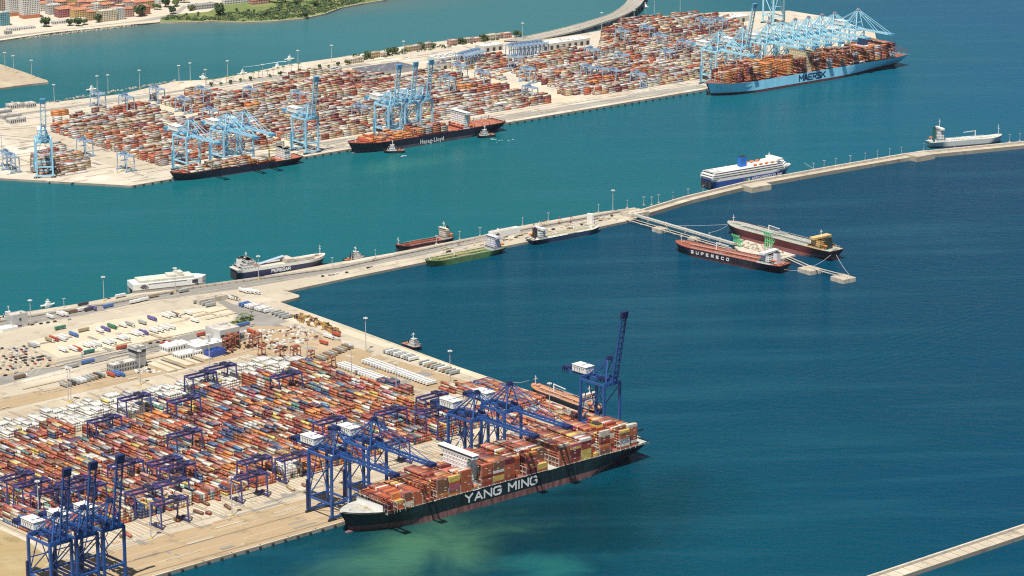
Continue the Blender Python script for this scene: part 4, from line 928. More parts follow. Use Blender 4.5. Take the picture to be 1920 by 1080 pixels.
# ------------------------------------------------------------ ship-to-shore cranes
NAVY = pm('crane_navy', (.024, .085, .28), .4, vary=.12, scale=.1); NAVYD = pm('crane_navy_dark', (.012, .022, .09), .5)
SKYB = pm('crane_light_blue', (.32, .60, .76), .45, vary=.1, scale=.1); SKYD = pm('crane_mid_blue', (.10, .30, .46), .5)
PINKT = pm('apex_grey_pink', (.35, .28, .30), .6)
SEABLUE = pm('boom_light_blue', (.38, .68, .80), .45)
LET = letters
def make_sts(name, mt, md, H, gauge, reach, apex, boom_ang, letters, mhouse, wy=21.0, back=34, capm=None, tiered=False):
    rt = empty(name, 0, 0, 0, 0, 'x', 'crane'); xw, xl = 0.0, -gauge; hy = wy / 2; bar = lambda m, p, q, w, h=None: m.beam(p, q, w, h or w)
    for x in (xw, xl):
        for y in (-hy, hy):
            m = MB(); bar(m, (x, y, 3.4), (x, y, H + 2), 2.1, 2.3); m.build('leg', [mt], rt)
    m = MB()
    for x in (xw, xl):
        m.box(x, 0, 2.2, 1.8, wy + 6, 1.8)
        for y in (-hy - 1, hy + 1):
            for k in (-2.4, 0, 2.4): m.box(x, y + k, .1, 1.6, 1.9, 2.0, 1)
    m.build('bogie', [mt, BLACK], rt)
    m = MB(); hm = H * .36
    for y in (-hy, hy):
        bar(m, (xw, y, H + 1), (xl, y, H + 1), 1.6, 2.2); bar(m, (xw, y, 15), (xl, y, 15), 1.4, 1.7)
        bar(m, (xl, y, 16), (xw, y, H - 1), .85)
    for x in (xw, xl):
        bar(m, (x, -hy, H + 1), (x, hy, H + 1), 1.6, 2.2); bar(m, (x, -hy, 15), (x, hy, 15), 1.4, 1.7)
    bar(m, (xl, -hy, 16), (xl, 0, H), .7); bar(m, (xl, hy, 16), (xl, 0, H), .7)
    bar(m, (xl, -hy, H * .62), (xl, hy, H * .62), .8)
    m.build('portal_frame', [mt], rt)
    # main girder: two box girders with cross ties, running back over the land side
    m = MB(); g = 3.6; zg = H + 3.6
    for y in (-g, g): bar(m, (xl - back, y, zg), (xw + 3, y, zg), 1.3, 2.4)
    x = xl - back
    while x < xw + 2:
        bar(m, (x, -g, zg), (x, g, zg), .6); bar(m, (x, -g, zg + .8), (x + 5.5, g, zg + .8), .35); x += 5.5
    bar(m, (xl, -hy, H + 3), (xl, hy, H + 3), 1.4, 1.8); bar(m, (xw, -hy, H + 3), (xw, hy, H + 3), 1.4, 1.8)
    m.build('main_girder', [mt], rt)
    # A frame
    m = MB(); az = apex
    for y in (-1, 1):
        bar(m, (xw, y * hy * .8, H + 2), (xw - 4, y * 2.2, az), 1.25); bar(m, (xl + 2, y * hy * .5, H + 3), (xw - 5, y * 2.2, az - 1), 1.1)
        bar(m, (xw - 13, y * 3.2, H + 3), (xw - 4.5, y * 2.3, az - 4), .7); bar(m, (xw - 1.5, y * hy * .62, H + (az - H) * .4), (xl + gauge * .42, y * hy * .4, H + (az - H) * .45), .5)
    bar(m, (xw - 1.2, -hy * .62, H + (az - H) * .42), (xw - 1.2, hy * .62, H + (az - H) * .42), .8)
    bar(m, (xw - 4, -2.4, az), (xw - 4, 2.4, az), 1.4)
    m.build('apex_frame', [mt], rt)
    m = MB(); m.box(xw - 4, 0, az + .4, 4.4, 6.5, 1.2); m.box(xw - 4, 0, az + 1.6, 2.6, 4.5, 1.4)
    m.build('apex_platform', [capm or md], rt)
    # boom
    m = MB(); ca, sa = math.cos(boom_ang), math.sin(boom_ang); hx, hz = xw + 3.5, zg
    P = lambda d, y, up=0.0: (hx + d * ca - up * sa, y, hz + d * sa + up * ca)
    gb = 3.0
    for y in (-gb, gb): bar(m, P(0, y), P(reach, y), 1.05, 1.9)
    d = 0.0
    while d < reach - 1:
        bar(m, P(d, -gb), P(d, gb), .6); bar(m, P(d, -gb, .8), P(min(reach, d + 6), gb, .8), .35); d += 6 if not tiered else 8
    for y in (-gb, gb):
        m.poly([P(0, y - .1, -1.1), P(reach, y - .1, -1.1), P(reach, y + .1, -1.1), P(0, y + .1, -1.1)])
    bo = m.build('boom', [mt if boom_ang < 1 else mt], rt)
    m = MB()
    pts0, pts1 = P(reach - 6, -gb - .6, .2), P(reach + 2, -gb - .6, .2)
    for d0, d1 in ((reach - 5, reach + 2.5),):
        m.beam(P((d0 + d1) / 2 - 3.5, 0, 0), P((d0 + d1) / 2 + 3.5, 0, 0), 7.6, 3.2)
    m.build('boom_tip', [md], bo)
    m = MB()
    for y in (-gb - 1.5, gb + 1.5):
        bar(m, P(2, y, 1.2), P(reach - 2, y, 1.2), .18)
        for k in range(int(reach / 7)): bar(m, P(2 + 7 * k, y, 0), P(2 + 7 * k, y, 1.2), .18)
    r_ = m.build('boom_railing', [mt], bo); r_['kind'] = 'stuff'
    # stays
    m = MB(); ap = Vector((xw - 4, 0, az + .5))
    for y in (-1, 1):
        s = Vector((0, y * 2.2, 0))
        if boom_ang < .3:
            for f in (.5, .93):
                q = Vector(P(reach * f, y * gb, 1)); bar(m, ap + s, q, .5)
        else:
            k1 = Vector(P(reach * .5, y * gb, 2.5)); e1 = Vector(P(reach * .28, y * gb, 8)); bar(m, ap + s, e1, .4); bar(m, e1, k1, .4)
        bar(m, ap + s, (xl - back + 8, y * g, zg + 1), .55)
        bar(m, ap + s, (xl - 2, y * g, zg + 1), .5)
    m.build('stays', [mt], rt)
    # machinery house and trolley
    m = MB(); mx = xl - 8; mw = 22 if not letters else 19
    m.box(mx, 0, zg + 1.6, mw, 11.5, 6.4); m.box(mx, 0, zg + 8.0, mw + 1, 12.4, .35)
    mh = m.build('machinery_house', [mhouse], rt)
    m = MB(); windows(m, mx - 8, mx + 8, -5.8, zg + 5.4, 6, 1.3, .8, 'x', 0, -1)
    wo = m.build('window', [DKGLASS], mh); wo['kind'] = 'stuff'
    if letters:
        t = LET(mh, letters, 8.6, 3.0, (mx - mw / 2 - .02, .3, zg + 3.2), -math.pi / 2, NAVYD, .7)
        m = MB(); y0 = -5.82
        for k in range(4): m.box(mx - 6 + k * 3.6, y0, zg + 2.2, .6, .14, 2.8)
        m.build('ladder_bars', [NAVYD], mh)
    m = MB(); m.box(xl - back + 5, 0, zg - .5, 8, 8.5, 3.2)
    for k in range(4):
        m.box(xl - back + 1.5 + 2.6 * k, 4.8, zg - 4, .5, .5, 6); m.box(xl - back + 1.5 + 2.6 * k, -4.8, zg - 4, .5, .5, 6)
    m.build('counter_platform', [md], rt)
    m = MB(); tx = xw - 10; m.box(tx, 0, zg - 1.9, 7, 6.4, 1.5); m.box(tx + 5.5, 3.4, zg - 5.2, 2.6, 2.4, 2.6, 1)
    m.build('trolley_cab', [md, mhouse], rt)
    m = MB()   # stair tower zigzag on one leg and lift housing
    for k in range(int((H - 6) / 5)):
        a_, b_ = (xl + 1.6, xl + 6) if k % 2 else (xl + 6, xl + 1.6); bar(m, (a_, hy + 1.7, 4 + 5 * k), (b_, hy + 1.7, 9 + 5 * k), .8, .3)
    q_ = MB(); q_.box(xl, -hy - 2, 3, 2.2, 1.8, H * .5); q_.build('lift_shaft', [md], rt); m.build('stair_flights', [md], rt)['kind'] = 'stuff'
    m = MB()
    for k in (-1, 1): m.box(xw - 4, k * 5.5, H + 5.2, 8, 2.4, 2.6)
    m.box(xw - 12, -5, H + 5, 5, 3, 2.2); m.build('switch_room', [md], rt)
    return rt
navy_dn = make_sts('quay_crane', NAVY, NAVYD, 57, 33, 73, 83, math.radians(-.5), 'OTTI', WHITE)
navy_up = make_sts('quay_crane', NAVY, NAVYD, 57, 33, 73, 83, math.radians(80), 'OTTI', WHITE)
navy_low = make_sts('quay_crane', NAVY, NAVYD, 47.5, 33, 65, 72, math.radians(81), 'OTTI', WHITE)
blue_dn = make_sts('quay_crane', SKYB, SKYD, 48, 33, 60, 74, math.radians(0), None, WHITE, capm=PINKT)
blue_up = make_sts('quay_crane', SKYB, SKYD, 48, 33, 58, 70, math.radians(81), None, WHITE, capm=PINKT)
big_dn = make_sts('quay_crane', SEABLUE, SKYD, 53, 33, 69, 86, math.radians(0), None, WHITE, capm=PINKT)
big_up = make_sts('quay_crane', SEABLUE, SKYD, 53, 33, 69, 86, math.radians(78), None, WHITE, capm=PINKT)
RZN = NF.ang - math.pi / 2; RZF = FF.ang - math.pi / 2
GN = 'navy blue ship-to-shore cranes'; GB = 'light blue ship-to-shore cranes'
def quay_crane(frame, proto, px, b, label, group, rz, wy=21):
    a = frame.a_at(b, 3, px) + wy / 2; x, y = frame.p(a, b); inst(proto, x, y, 3.1, rz, label, group)
for px_, pr, lab in ((98, navy_low, 'leftmost of three navy cranes with raised booms, beside dry grass'), (147, navy_low, 'middle of the three navy cranes with raised booms at bottom left'),
                     (197, navy_low, 'rightmost and tallest-looking of the three raised navy cranes at bottom left'), (623, navy_dn, 'navy crane with lowered boom standing beside the bow of the green ship'),
                     (692, navy_dn, 'navy crane with lowered boom, second from the bow of the green ship'), (884, navy_dn, 'navy crane with lowered boom just beyond the white bridge of the green ship'),
                     (946, navy_dn, 'navy crane with lowered boom over the middle of the green ship'), (1132, navy_up, 'lone navy crane with raised boom standing by the stern against open water')):
    quay_crane(NF, pr, px_, 9, lab, GN, RZN)
for px_, pr, lab in ((351, blue_dn, 'light blue lowered crane nearest the bow of the small feeder ship'), (421, blue_dn, 'light blue lowered crane second along the small feeder ship'), (452, blue_dn, 'light blue lowered crane third along the small feeder ship'),
                     (574, blue_up, 'lone light blue crane with raised boom astern of the small feeder ship'), (729, blue_up, 'left one of three raised light blue cranes behind the black ship'),
                     (760, blue_up, 'middle one of three raised light blue cranes behind the black ship'), (789, blue_up, 'right one of three raised light blue cranes behind the black ship'),
                     (1342, big_dn, 'lowered light blue crane nearest the bow of the pale blue ship'), (1388, big_up, 'light blue crane with raised boom near the bow of the pale blue ship')):
    quay_crane(FF, pr, px_, 12, lab, GB, RZF)
for k, px_ in enumerate((1434, 1459, 1483, 1508, 1533, 1557, 1601)):
    quay_crane(FF, big_dn, px_, 12, 'lowered light blue crane, %s in the tight row over the pale blue ship' % ORD[k] if k < 6 else 'rightmost lowered light blue crane at the stern of the pale blue ship', GB, RZF)
# crane on the short landward-facing quay, left end, and the tall one beyond the yard
x, y = W(84, 335); inst(blue_up, x, y + 4, 3.1, math.radians(-13 - 90 + 25), 'light blue crane with raised boom alone at the left end of the far terminal', GB)
x, y = W(1440, 42); inst(big_up, x, y, 3.1, RZF + math.radians(168), 'light blue crane cut off by the top edge behind the crane row', GB)

# ------------------------------------------------------------ yard gantry cranes
def make_yardcrane(name, mt, md, H, span, base, rubber, cabm):
    rt = empty(name, 0, 0, 0, 0, 'x', 'gantry crane'); bar = lambda m, p, q, w, h=None: m.beam(p, q, w, h or w)
    for sx in (-1, 1):
        for sy in (-1, 1):
            m = MB(); bar(m, (sx * span / 2, sy * base / 2, 1.6), (sx * span / 2, sy * base / 2 * .86, H), 1.0, 1.3); m.build('leg', [mt], rt)
    m = MB()
    for sx in (-1, 1):
        m.box(sx * span / 2, 0, 1.2, 1.3, base + 3, 1.3); m.box(sx * span / 2, 0, H - .6, 1.1, base * .86, 1.2)
        for sy in (-1, 1): m.box(sx * span / 2, sy * base / 2, .02, .9 if not rubber else 1.4, 3.4, 1.4, 1)
        m.box(sx * span / 2 + sx * .9, 0, 2.4, 1.5, 3.6, 2.2, 1)
    m.build('bogie', [mt, md], rt)
    m = MB()
    for sy in (-1, 1): bar(m, (-span / 2 - 2.5, sy * base * .28, H + .8), (span / 2 + 2.5, sy * base * .28, H + .8), 1.1, 2.0)
    for sx in (-1, 1): bar(m, (sx * (span / 2 + 2.4), -base * .28, H + .8), (sx * (span / 2 + 2.4), base * .28, H + .8), .8, 1.2)
    bar(m, (-span / 2, -base * .43, H), (-span / 2, base * .43, H), 1.0); bar(m, (span / 2, -base * .43, H), (span / 2, base * .43, H), 1.0)
    m.build('crossbeam', [mt], rt)
    m = MB(); q = span * .18; m.box(q, 0, H + 1.9, 5.5, base * .66, 1.6); m.box(q, 0, H + 3.4, 3, 4, 1.5)
    for k in (-1, 1): bar(m, (q + k * 1.5, k * 2, H), (q + k * 1.5, k * 2, H - 7), .18)
    m.box(q, 0, H - 8, 2.2, 10, 1.0)
    m.build('trolley', [md], rt)
    m = MB(); m.box(span * .32, base * .3, H - 2.8, 2.2, 2.2, 2.4); m.build('cab', [cabm], rt)
    m = MB()
    for sy in (-1, 1):
        bar(m, (-span / 2 - 2.4, sy * (base * .28 + 1), H + 2.9), (span / 2 + 2.4, sy * (base * .28 + 1), H + 2.9), .2)
    bar(m, (-span / 2, -base / 2, 3), (-span / 2, base * .4, H - 2), .4)
    m.build('railing', [mt], rt); return rt
PURP = pm('yard_crane_violet', (.065, .06, .20), .5, vary=.12, scale=.1); PURD = pm('yard_crane_dark', (.03, .03, .07), .6)
asc = make_yardcrane('yard_gantry_crane', PURP, PURD, 21, 29.5, 17, False, WHITE)
LBR = pm('yard_crane_pale_blue', (.34, .48, .62), .5, vary=.1, scale=.1); LBD = pm('yard_crane_blue_grey', (.17, .26, .38), .6)
rtg = make_yardcrane('rubber_tyred_gantry', LBR, LBD, 21, 24, 13, True, pm('crane_pale', (.6, .66, .70), .5))
ascs = [(255, 745), (205, 785), (342, 751), (365, 706), (404, 691), (352, 812), (258, 865), (300, 868), (345, 872), (20, 897), (33, 914), (107, 917), (143, 920), (205, 915), (290, 915), (337, 901), (290, 948), (480, 863), (480, 890), (552, 857), (526, 707), (612, 792), (722, 775), (797, 747), (802, 773), (845, 787), (745, 830)]
seen = {}; placed = []
for k, (px_, py_) in enumerate(ascs):
    a, b = NF.ab(*W(px_, py_, 24)); i = max(0, min(15, round((a + 225 - 12.5) / 32))); a = -225 + 32 * i + 12.5
    while any(abs(b - q) < 19 for q in seen.get(i, [])): b += 6
    seen.setdefault(i, []).append(b); x, y = NF.p(a, b)
    placed.append((asc, i, b, x, y)); continue
    where = 'at the quay end' if b < 150 else 'near the white boxes' if b > 340 else 'in mid yard, %d block lengths' % 0 if False else 'well inside the yard' if b > 220 else 'close to the quay end'
    nth = sum(1 for q in seen[i])
    inst(asc, x, y, 3.2, NF.ang, 'violet yard gantry crane %s of the %s container block from the left' % (where, ORD[i]), 'violet gantry cranes straddling the container blocks')
for q in placed:
    nth = sorted(p[2] for p in placed if p[1] == q[1]).index(q[2])
    inst(asc, q[3], q[4], 3.2, NF.ang, 'violet yard gantry crane, %s from the quay over the %s block from left' % (ORD[nth], ORD[q[1]]), 'violet gantry cranes straddling the container blocks')
rtgs = [(185, 176), (240, 182), (290, 165), (372, 165), (465, 166), (395, 206), (345, 186), (152, 262), (235, 291), (565, 176), (678, 200), (965, 106), (905, 136), (995, 131), (990, 163), (860, 122), (840, 146), (1110, 92), (1167, 103), (1105, 126), (1130, 130), (1155, 133), (1193, 138), (1175, 60), (1205, 50), (1235, 66), (1260, 98), (1310, 35), (1330, 42), (1352, 38), (8, 285), (20, 293), (1290, 80)] \
    + [(868 + 6 * k, 103 - 1.5 * k) for k in range(6)] + [(962 + 7.5 * k, 86 - .8 * k) for k in range(8)]
for k, (px_, py_) in enumerate(rtgs):
    x, y = W(px_, py_, 24)
    if k < 33: a, b = FF.ab(x, y); x, y = FF.p(a, 76 + 23.2 * round((b - 76 - 9) / 23.2) + 8.5)
    lab = 'pale blue yard gantry, %s from left in the parked row left of the long shed' % ORD[k - 33] if 33 <= k < 39 else 'pale blue yard gantry, %s from left in the parked row beside the long shed' % ORD[k - 39] if k >= 39 else None
    if lab is None:
        best = min(((abs(px_ - q[0]), q) for q in ((75, 'the lone crane at far left'), (185, 'the landward road at far left'), (350, 'the feeder ship bow'), (440, 'the feeder ship cranes'), (590, 'the lone raised crane'), (690, 'the black ship bow'), (860, 'the dark roofed sheds'), (960, 'the parked gantry rows'), (1100, 'the long shed'), (1200, 'the viaduct'), (1330, 'the pale blue ship'))), key=lambda t: t[0])[1][1]
        lab = 'pale blue yard gantry, %s from left, near %s' % (ORD[sorted(q[0] for q in rtgs[:33]).index(px_)], best)
    inst(rtg, x, y, 3.1, FF.ang + math.pi / 2, lab, 'pale blue gantry cranes of the far yard')
# straddle carriers by the workshop
SCR = pm('carrier_rust', (.33, .12, .07), .6, vary=.2, scale=.4)
def make_straddle():
    rt = empty('straddle_carrier', 0, 0, 0, 0, 'x', 'straddle carrier'); 
    m = MB()
    for sy in (-1, 1):
        for k in range(4): m.cyl((-4.5 + 3 * k, sy * 2.4 - .3, .8), (-4.5 + 3 * k, sy * 2.4 + .3, .8), .8, .8, 8)
    m.build('wheels', [BLACK], rt)
    for sx in (-1, 1):
        for sy in (-1, 1): m = MB(); m.beam((sx * 4.2, sy * 2.4, 1), (sx * 3.4, sy * 2.3, 12.5), .55); m.build('leg', [SCR], rt)
    m = MB()
    for sy in (-1, 1): m.beam((-6, sy * 2.4, 1.6), (6, sy * 2.4, 1.6), .8); m.beam((-4.5, sy * 2.3, 12.6), (4.5, sy * 2.3, 12.6), .6); m.beam((-4, sy * 2.4, 7), (4, sy * 2.4, 7), .35)
    for sx in (-1, 1): m.beam((sx * 3.6, -2.4, 12.6), (sx * 3.6, 2.4, 12.6), .7)
    m.box(0, 0, 12.6, 4.5, 3.6, 1.3); m.build('frame', [SCR], rt); m = MB(); m.box(4.6, 2.2, 9.6, 1.6, 1.6, 2); m.build('cab', [WHITE], rt)
    m = MB(); m.box(0, 0, 8, 11.5, 2.3, .7); m.build('spreader', [SCR], rt); return rt
sc_ = make_straddle()
for k, (px_, py_, lab) in enumerate(((424, 656, 'leftmost straddle carrier in the rusty cluster beside the blue tank box'), (434, 653, 'straddle carrier second from left beside the blue tank box'), (443, 648, 'straddle carrier third from left in the cluster before the workshop door'),
        (431, 648, 'straddle carrier behind the first ones before the workshop door'), (474, 650, 'straddle carrier by the white round tank'), (484, 648, 'straddle carrier just right of the white round tank'), (491, 668, 'straddle carrier standing alone at the road end above the white boxes'),
        (525, 671, 'straddle carrier half sunk behind the white boxes'), (551, 672, 'tall straddle carrier beside the thin lamp mast'), (583, 680, 'straddle carrier over a red box by the lamp mast'), (557, 670, 'straddle carrier right of the pair near the lamp mast'), (622, 692, 'rightmost straddle carrier, standing alone on tan ground'))):
    x, y = W(px_, py_); inst(sc_, x, y, 3.2, NF.ang + (.3 if k % 2 else 1.4), lab, 'rust brown straddle carriers')
# ------------------------------------------------------------ lamp masts
def make_mast(name, h, ring, mat):
    rt = empty(name, 0, 0, 0, 0, 'x', 'lamp mast'); m = MB(); m.cyl((0, 0, 0), (0, 0, h), .55 * (h / 35) ** .3, .3, 7); m.build('pole', [mat], rt)
    m = MB()
    if ring: m.cyl((0, 0, h - 1), (0, 0, h - .6), 1.9, 1.9, 10); [m.box(2.0 * math.cos(t), 2.0 * math.sin(t), h - 1.7, .9, .9, .7, 1) for t in [k * math.pi / 4 for k in range(8)]]
    else: m.beam((-1.2, 0, h), (1.2, 0, h), .35); m.box(1.2, 0, h - .3, 1.2, .6, .3, 1); m.box(-1.2, 0, h - .3, 1.2, .6, .3, 1)
    m.build('floodlight', [STEEL, WHITE], rt); m = MB(); m.box(0, 0, -.2, 2.4, 2.4, 1.4); m.build('base', [YELLOWP if ring else CONC], rt); return rt
mast_hi = make_mast('lamp_mast', 38, True, STEEL); mast_lo = make_mast('lamp_post', 11, False, STEEL); mast_mid = make_mast('lamp_mast', 30, True, STEEL)
for px_, py_, z_, lab in ((686, 658, 3, 'tall lamp mast on tan ground left of the moored tug'), (844, 722, 3, 'tall lamp mast beside the grey trailers on the short quay'), (128, 754, 3, 'left pole of the twin lamp masts at the tan road'), (133, 755, 3, 'right pole of the twin lamp masts at the tan road'),
        (263, 722, 3, 'tall lamp mast in front of the grey control tower'), (393, 690, 3, 'tall lamp mast left of the blue tank box'), (577, 682, 3, 'lamp mast among straddle carriers above the red containers'), (659, 710, 3, 'lamp mast in front of the white trailer rows'), (743, 745, 3, 'lamp mast at the right end of the white trailer rows'),
        (1030, 785, 3, 'lamp mast between two booms near the bunker tanker'), (283, 1010, 3, 'lamp mast with yellow foot on the quay left of the green ship'), (435, 967, 3, 'lamp mast on the quay nearer the green ship bow'), (73, 975, 3, 'lamp mast behind the raised navy cranes at far left'),
        (4, 300, 3, 'lamp mast at left edge of the far terminal'), (220, 325, 3, 'lamp mast on the far quay corner by the lone blue crane')):
    x, y = W(px_, py_, z_); inst(mast_hi, x, y, 3.1, 0, lab, 'tall lamp masts')
for k, (px_, h0, py_) in enumerate(((386, 1, 175), (493, 1, 165), (102, 0, 194), (183, 0, 177), (203, 0, 175), (262, 0, 166), (336, 0, 157), (357, 0, 152), (427, 0, 148), (559, 0, 128), (622, 0, 118), (757, 0, 110), (1128, 1, 64), (1165, 0, 58), (1189, 0, 50), (1227, 1, 36), (1275, 1, 30), (980, 0, 75), (1052, 0, 175), (1228, 0, 160),
        (1149, 0, 398), (195, 0, 565), (58, 0, 610), (329, 0, 548), (485, 0, 525), (10, 0, 132), (26, 0, 138), (60, 0, 147))):
    x, y = W(px_, py_); inst(mast_hi if h0 else mast_mid, x, y, 3.1, 0, 'thin lamp mast, %s from the left among those beyond the near yard' % ORD[sorted(q for q in (386, 493, 102, 183, 203, 262, 336, 357, 427, 559, 622, 757, 1128, 1165, 1189, 1227, 1275, 980, 1052, 1228, 1149, 195, 58, 329, 485, 10, 26, 60)).index(px_)], 'thin distant lamp masts')
posts = [(623, 497), (704, 482), (818, 455), (862, 447), (900, 440), (980, 421), (1028, 412), (1122, 396), (1176, 388), (1207, 384), (1222, 384), (1235, 380), (1262, 375), (1290, 369), (1318, 362), (1545, 315), (1525, 320), (1567, 311), (1594, 306), (1622, 301), (1645, 297), (1668, 293), (1690, 290), (1732, 283), (1790, 278), (1893, 266), (1912, 264), (20, 600), (120, 574)]
for k, (px_, py_) in enumerate(posts):
    x, y = W(px_, py_, 5); inst(mast_lo, x, y, 4.6 if px_ > 1200 else 3.1, R.uniform(0, 3), 'short lamp post on the mole, %s from its right end' % ORD[sorted((-q[0] for q in posts)).index(-px_)], 'short lamp posts along the mole')

# ------------------------------------------------------------ T jetty with trestle and dolphins
j = empty('jetty', *W(1400, 455, 0), 0, 0, 'pale T-shaped oil jetty with raised pipe trestle, between two tankers', 'jetty')
def jpt(px_, py_, z): return (*W(px_, py_, z), z)
def jadd(m, name, mats): return par(m.build(name, mats), j)
m = MB(); a, b = jpt(1186, 402, 9), jpt(1378, 458, 9)
m.beam(a, b, 6.5, 1.2); jadd(m, 'trestle_deck', [CONC])
d = (Vector(b) - Vector(a)).normalized(); sd_ = Vector((-d.y, d.x, 0)); m = MB()
for k, r_ in ((-2, .6), (-.4, .6), (1.2, .5)): m.cyl(Vector(a) + sd_ * k + Vector((0, 0, 1.4)), Vector(b) + sd_ * k + Vector((0, 0, 1.4)), r_, r_, 8)
jadd(m, 'pipe', [SILV])
m = MB(); m.beam(Vector(a) + sd_ * -11 + Vector((0, 0, -5)), Vector(b) + sd_ * -9 + Vector((0, 0, -5)), 1.6, .5); m.beam(Vector(a) + sd_ * -5.5 + Vector((0, 0, -4)), Vector(b) + sd_ * -5.5 + Vector((0, 0, -4)), 1.2, .5); jadd(m, 'walkway', [CONC])
AJ = math.atan2(d.y, d.x)
def pad(px_, py_, lx, ly, h=5.0):
    x, y = W(px_, py_, h); m = MB(); m.box(x, y, -2, lx, ly, h + 2, 0, AJ); m.box(x, y, h, lx * .9, ly * .9, .1, 1, AJ)
    for k in range(4): q = (k - 1.5) * lx * .2; m.cyl((x + q * math.cos(AJ), y + q * math.sin(AJ), h), (x + q * math.cos(AJ), y + q * math.sin(AJ), h + 1.4), .7, .9, 7)
    return m.build('dolphin', [CONC, G_PALE])
for q in ((1238, 427, 16, 14), (1302, 445, 12, 12)): par(pad(*q), j)
for px_, py_ in ((1519, 503), (1581, 519)):
    o = pad(px_, py_, 22, 20); x, y = W(px_, py_, 0); r_ = empty('mooring_dolphin', x, y, 0, 0, 'square concrete mooring dolphin %s beyond the jetty head' % ('first' if px_ < 1550 else 'outermost'), 'dolphin', 'mooring dolphins'); par(o, r_)
for pts in ([(1372, 458), (1400, 450), (1492, 478), (1455, 488), (1420, 476), (1395, 478)],):
    m = MB(); m.prism([W(*p, 6) for p in pts], 4.0, 6.0, 0); jadd(m, 'platform', [CONC])
m = MB()
for px_, py_ in ((1390, 462), (1405, 457), (1430, 466), (1455, 470), (1478, 476), (1452, 482), (1428, 474), (1400, 472), (1250, 424), (1330, 444), (1350, 452), (1215, 412), (1285, 433)):
    x, y = W(px_, py_, 3); m.cyl((x, y, -2), (x, y, 8 if px_ < 1380 else 4.2), 1.1, 1.1, 8)
jadd(m, 'pile', [CONCG])
m = MB()
for p, q in (((1475, 484), (1512, 501)), ((1480, 482), (1517, 498)), ((1528, 505), (1572, 517)), ((1534, 503), (1578, 514))):
    m.beam(jpt(*p, 5.5), jpt(*q, 5.5), 1.4, .6)
jadd(m, 'catwalk', [CONC])
m = MB()
for k in range(34):
    px_ = R.uniform(1378, 1470); py_ = 466 + (px_ - 1420) * .28 + R.uniform(-7, 5); x, y = W(px_, py_, 6); m.box(x, y, 6, R.uniform(1, 5), R.uniform(1, 4), R.uniform(1, 3.2), R.choice([0, 0, 1]), AJ)
for k in range(6): p = jpt(1380 + 14 * k, 458 + 4 * k, 7.5); q = jpt(1392 + 14 * k, 461 + 4 * k, 7.5); m.beam(p, q, .8)
o = jadd(m, 'pipework', [CONC, pm('pipe_tan', (.45, .36, .22), .7)]); o['kind'] = 'stuff'
GRN = pm('arm_green', (.16, .62, .28), .5)
def loading_arm(px_, py_, h, lab):
    x, y = W(px_, py_, 6); rt = empty('loading_arm', x, y, 6, AJ, lab, 'loading arm', 'green marine loading arms')
    for k in range(4):
        m = MB(); xx = -6 + 4 * k; m.beam((xx, 0, 0), (xx, 0, h * .55), .9); m.beam((xx, 0, h * .5), (xx, -3.5 - k * .6, h), .6); m.beam((xx, -3.5 - k * .6, h), (xx + .6, 4, h * .45), .5); m.box(xx, 2.4, h * .35, 1.4, 1.6, 2); m.box(xx, -3, h * .9, 1.2, 1.6, 1.6); m.build('arm', [GRN], rt)
    m = MB(); m.beam((-8, 0, h * .3), (8, 0, h * .3), .5); m.build('brace', [GRN], rt)
loading_arm(1441, 466, 22, 'taller green loading arms between the two tankers'); loading_arm(1382, 462, 15, 'lower green loading arms nearer the black hulled tanker')
# mooring ropes
def rope(p, q, lab):
    m = MB(); a = Vector(jpt(*p[:2], p[2])); b = Vector(jpt(*q[:2], q[2])); prev = a
    for k in range(1, 9):
        t = k / 8; c = a.lerp(b, t); c.z -= 3 * math.sin(math.pi * t) * .5; m.beam(prev, c, .28); prev = c
    tag(m.build('mooring_rope', pm('rope_pale', (.55, .56, .55), .8)), lab, 'rope', 'pale mooring ropes')
rope((1558, 478, 12), (1520, 501, 6.5), 'rope from the maroon tanker stern down to the first dolphin'); rope((1568, 478, 12), (1592, 515, 6.5), 'rope from the maroon tanker stern to the outermost dolphin')
rope((1470, 505, 8), (1512, 505, 6), 'rope from the black tanker stern towards the first dolphin'); rope((1364, 421, 13), (1200, 421, 3.5), 'long level rope from the maroon tanker bow back to the mole'); rope((1364, 423, 13), (1330, 436, 4), 'slanting rope from the maroon tanker bow to the trestle')
rope((1266, 440, 12), (1250, 425, 6), 'short rope from the black tanker bow to the trestle pad'); rope((992, 713, 12), (958, 716, 3.5), 'rope from the bunker tanker bow to the short quay'); rope((1508, 305, 12), (1535, 319, 8), 'rope from the ferry bow to the narrow mole')

# ------------------------------------------------------------ curved viaduct
v = empty('viaduct', *W(1110, 55, 0), 0, 0, 'curved road viaduct on slender piers sweeping up to the top edge', 'bridge')
far_e = [(945, 77), (1027, 60), (1100, 41), (1143, 27), (1168, 11), (1178, -1), (1182, -14), (1182, -40)]
near_e = [(990, 78), (1077, 59), (1135, 41), (1170, 29), (1196, 14), (1208, 0), (1213, -12), (1216, -40)]
def densify(l, n=5):
    o = []
    for k in range(len(l) - 1):
        p0 = l[max(0, k - 1)]; p1 = l[k]; p2 = l[k + 1]; p3 = l[min(len(l) - 1, k + 2)]
        for q in range(n):
            t = q / n; o.append(tuple(.5 * ((2 * p1[i]) + (-p0[i] + p2[i]) * t + (2 * p0[i] - 5 * p1[i] + 4 * p2[i] - p3[i]) * t * t + (-p0[i] + 3 * p1[i] - 3 * p2[i] + p3[i]) * t ** 3) for i in (0, 1)))
    o.append(l[-1]); return o
fe_, ne_ = densify(far_e), densify(near_e); NV = len(fe_)
zv = lambda k: 4.5 + 9.5 * sstep(k / (NV * .45))
A_ = [(*W(*fe_[k], zv(k)), zv(k)) for k in range(NV)]; B_ = [(*W(*ne_[k], zv(k)), zv(k)) for k in range(NV)]
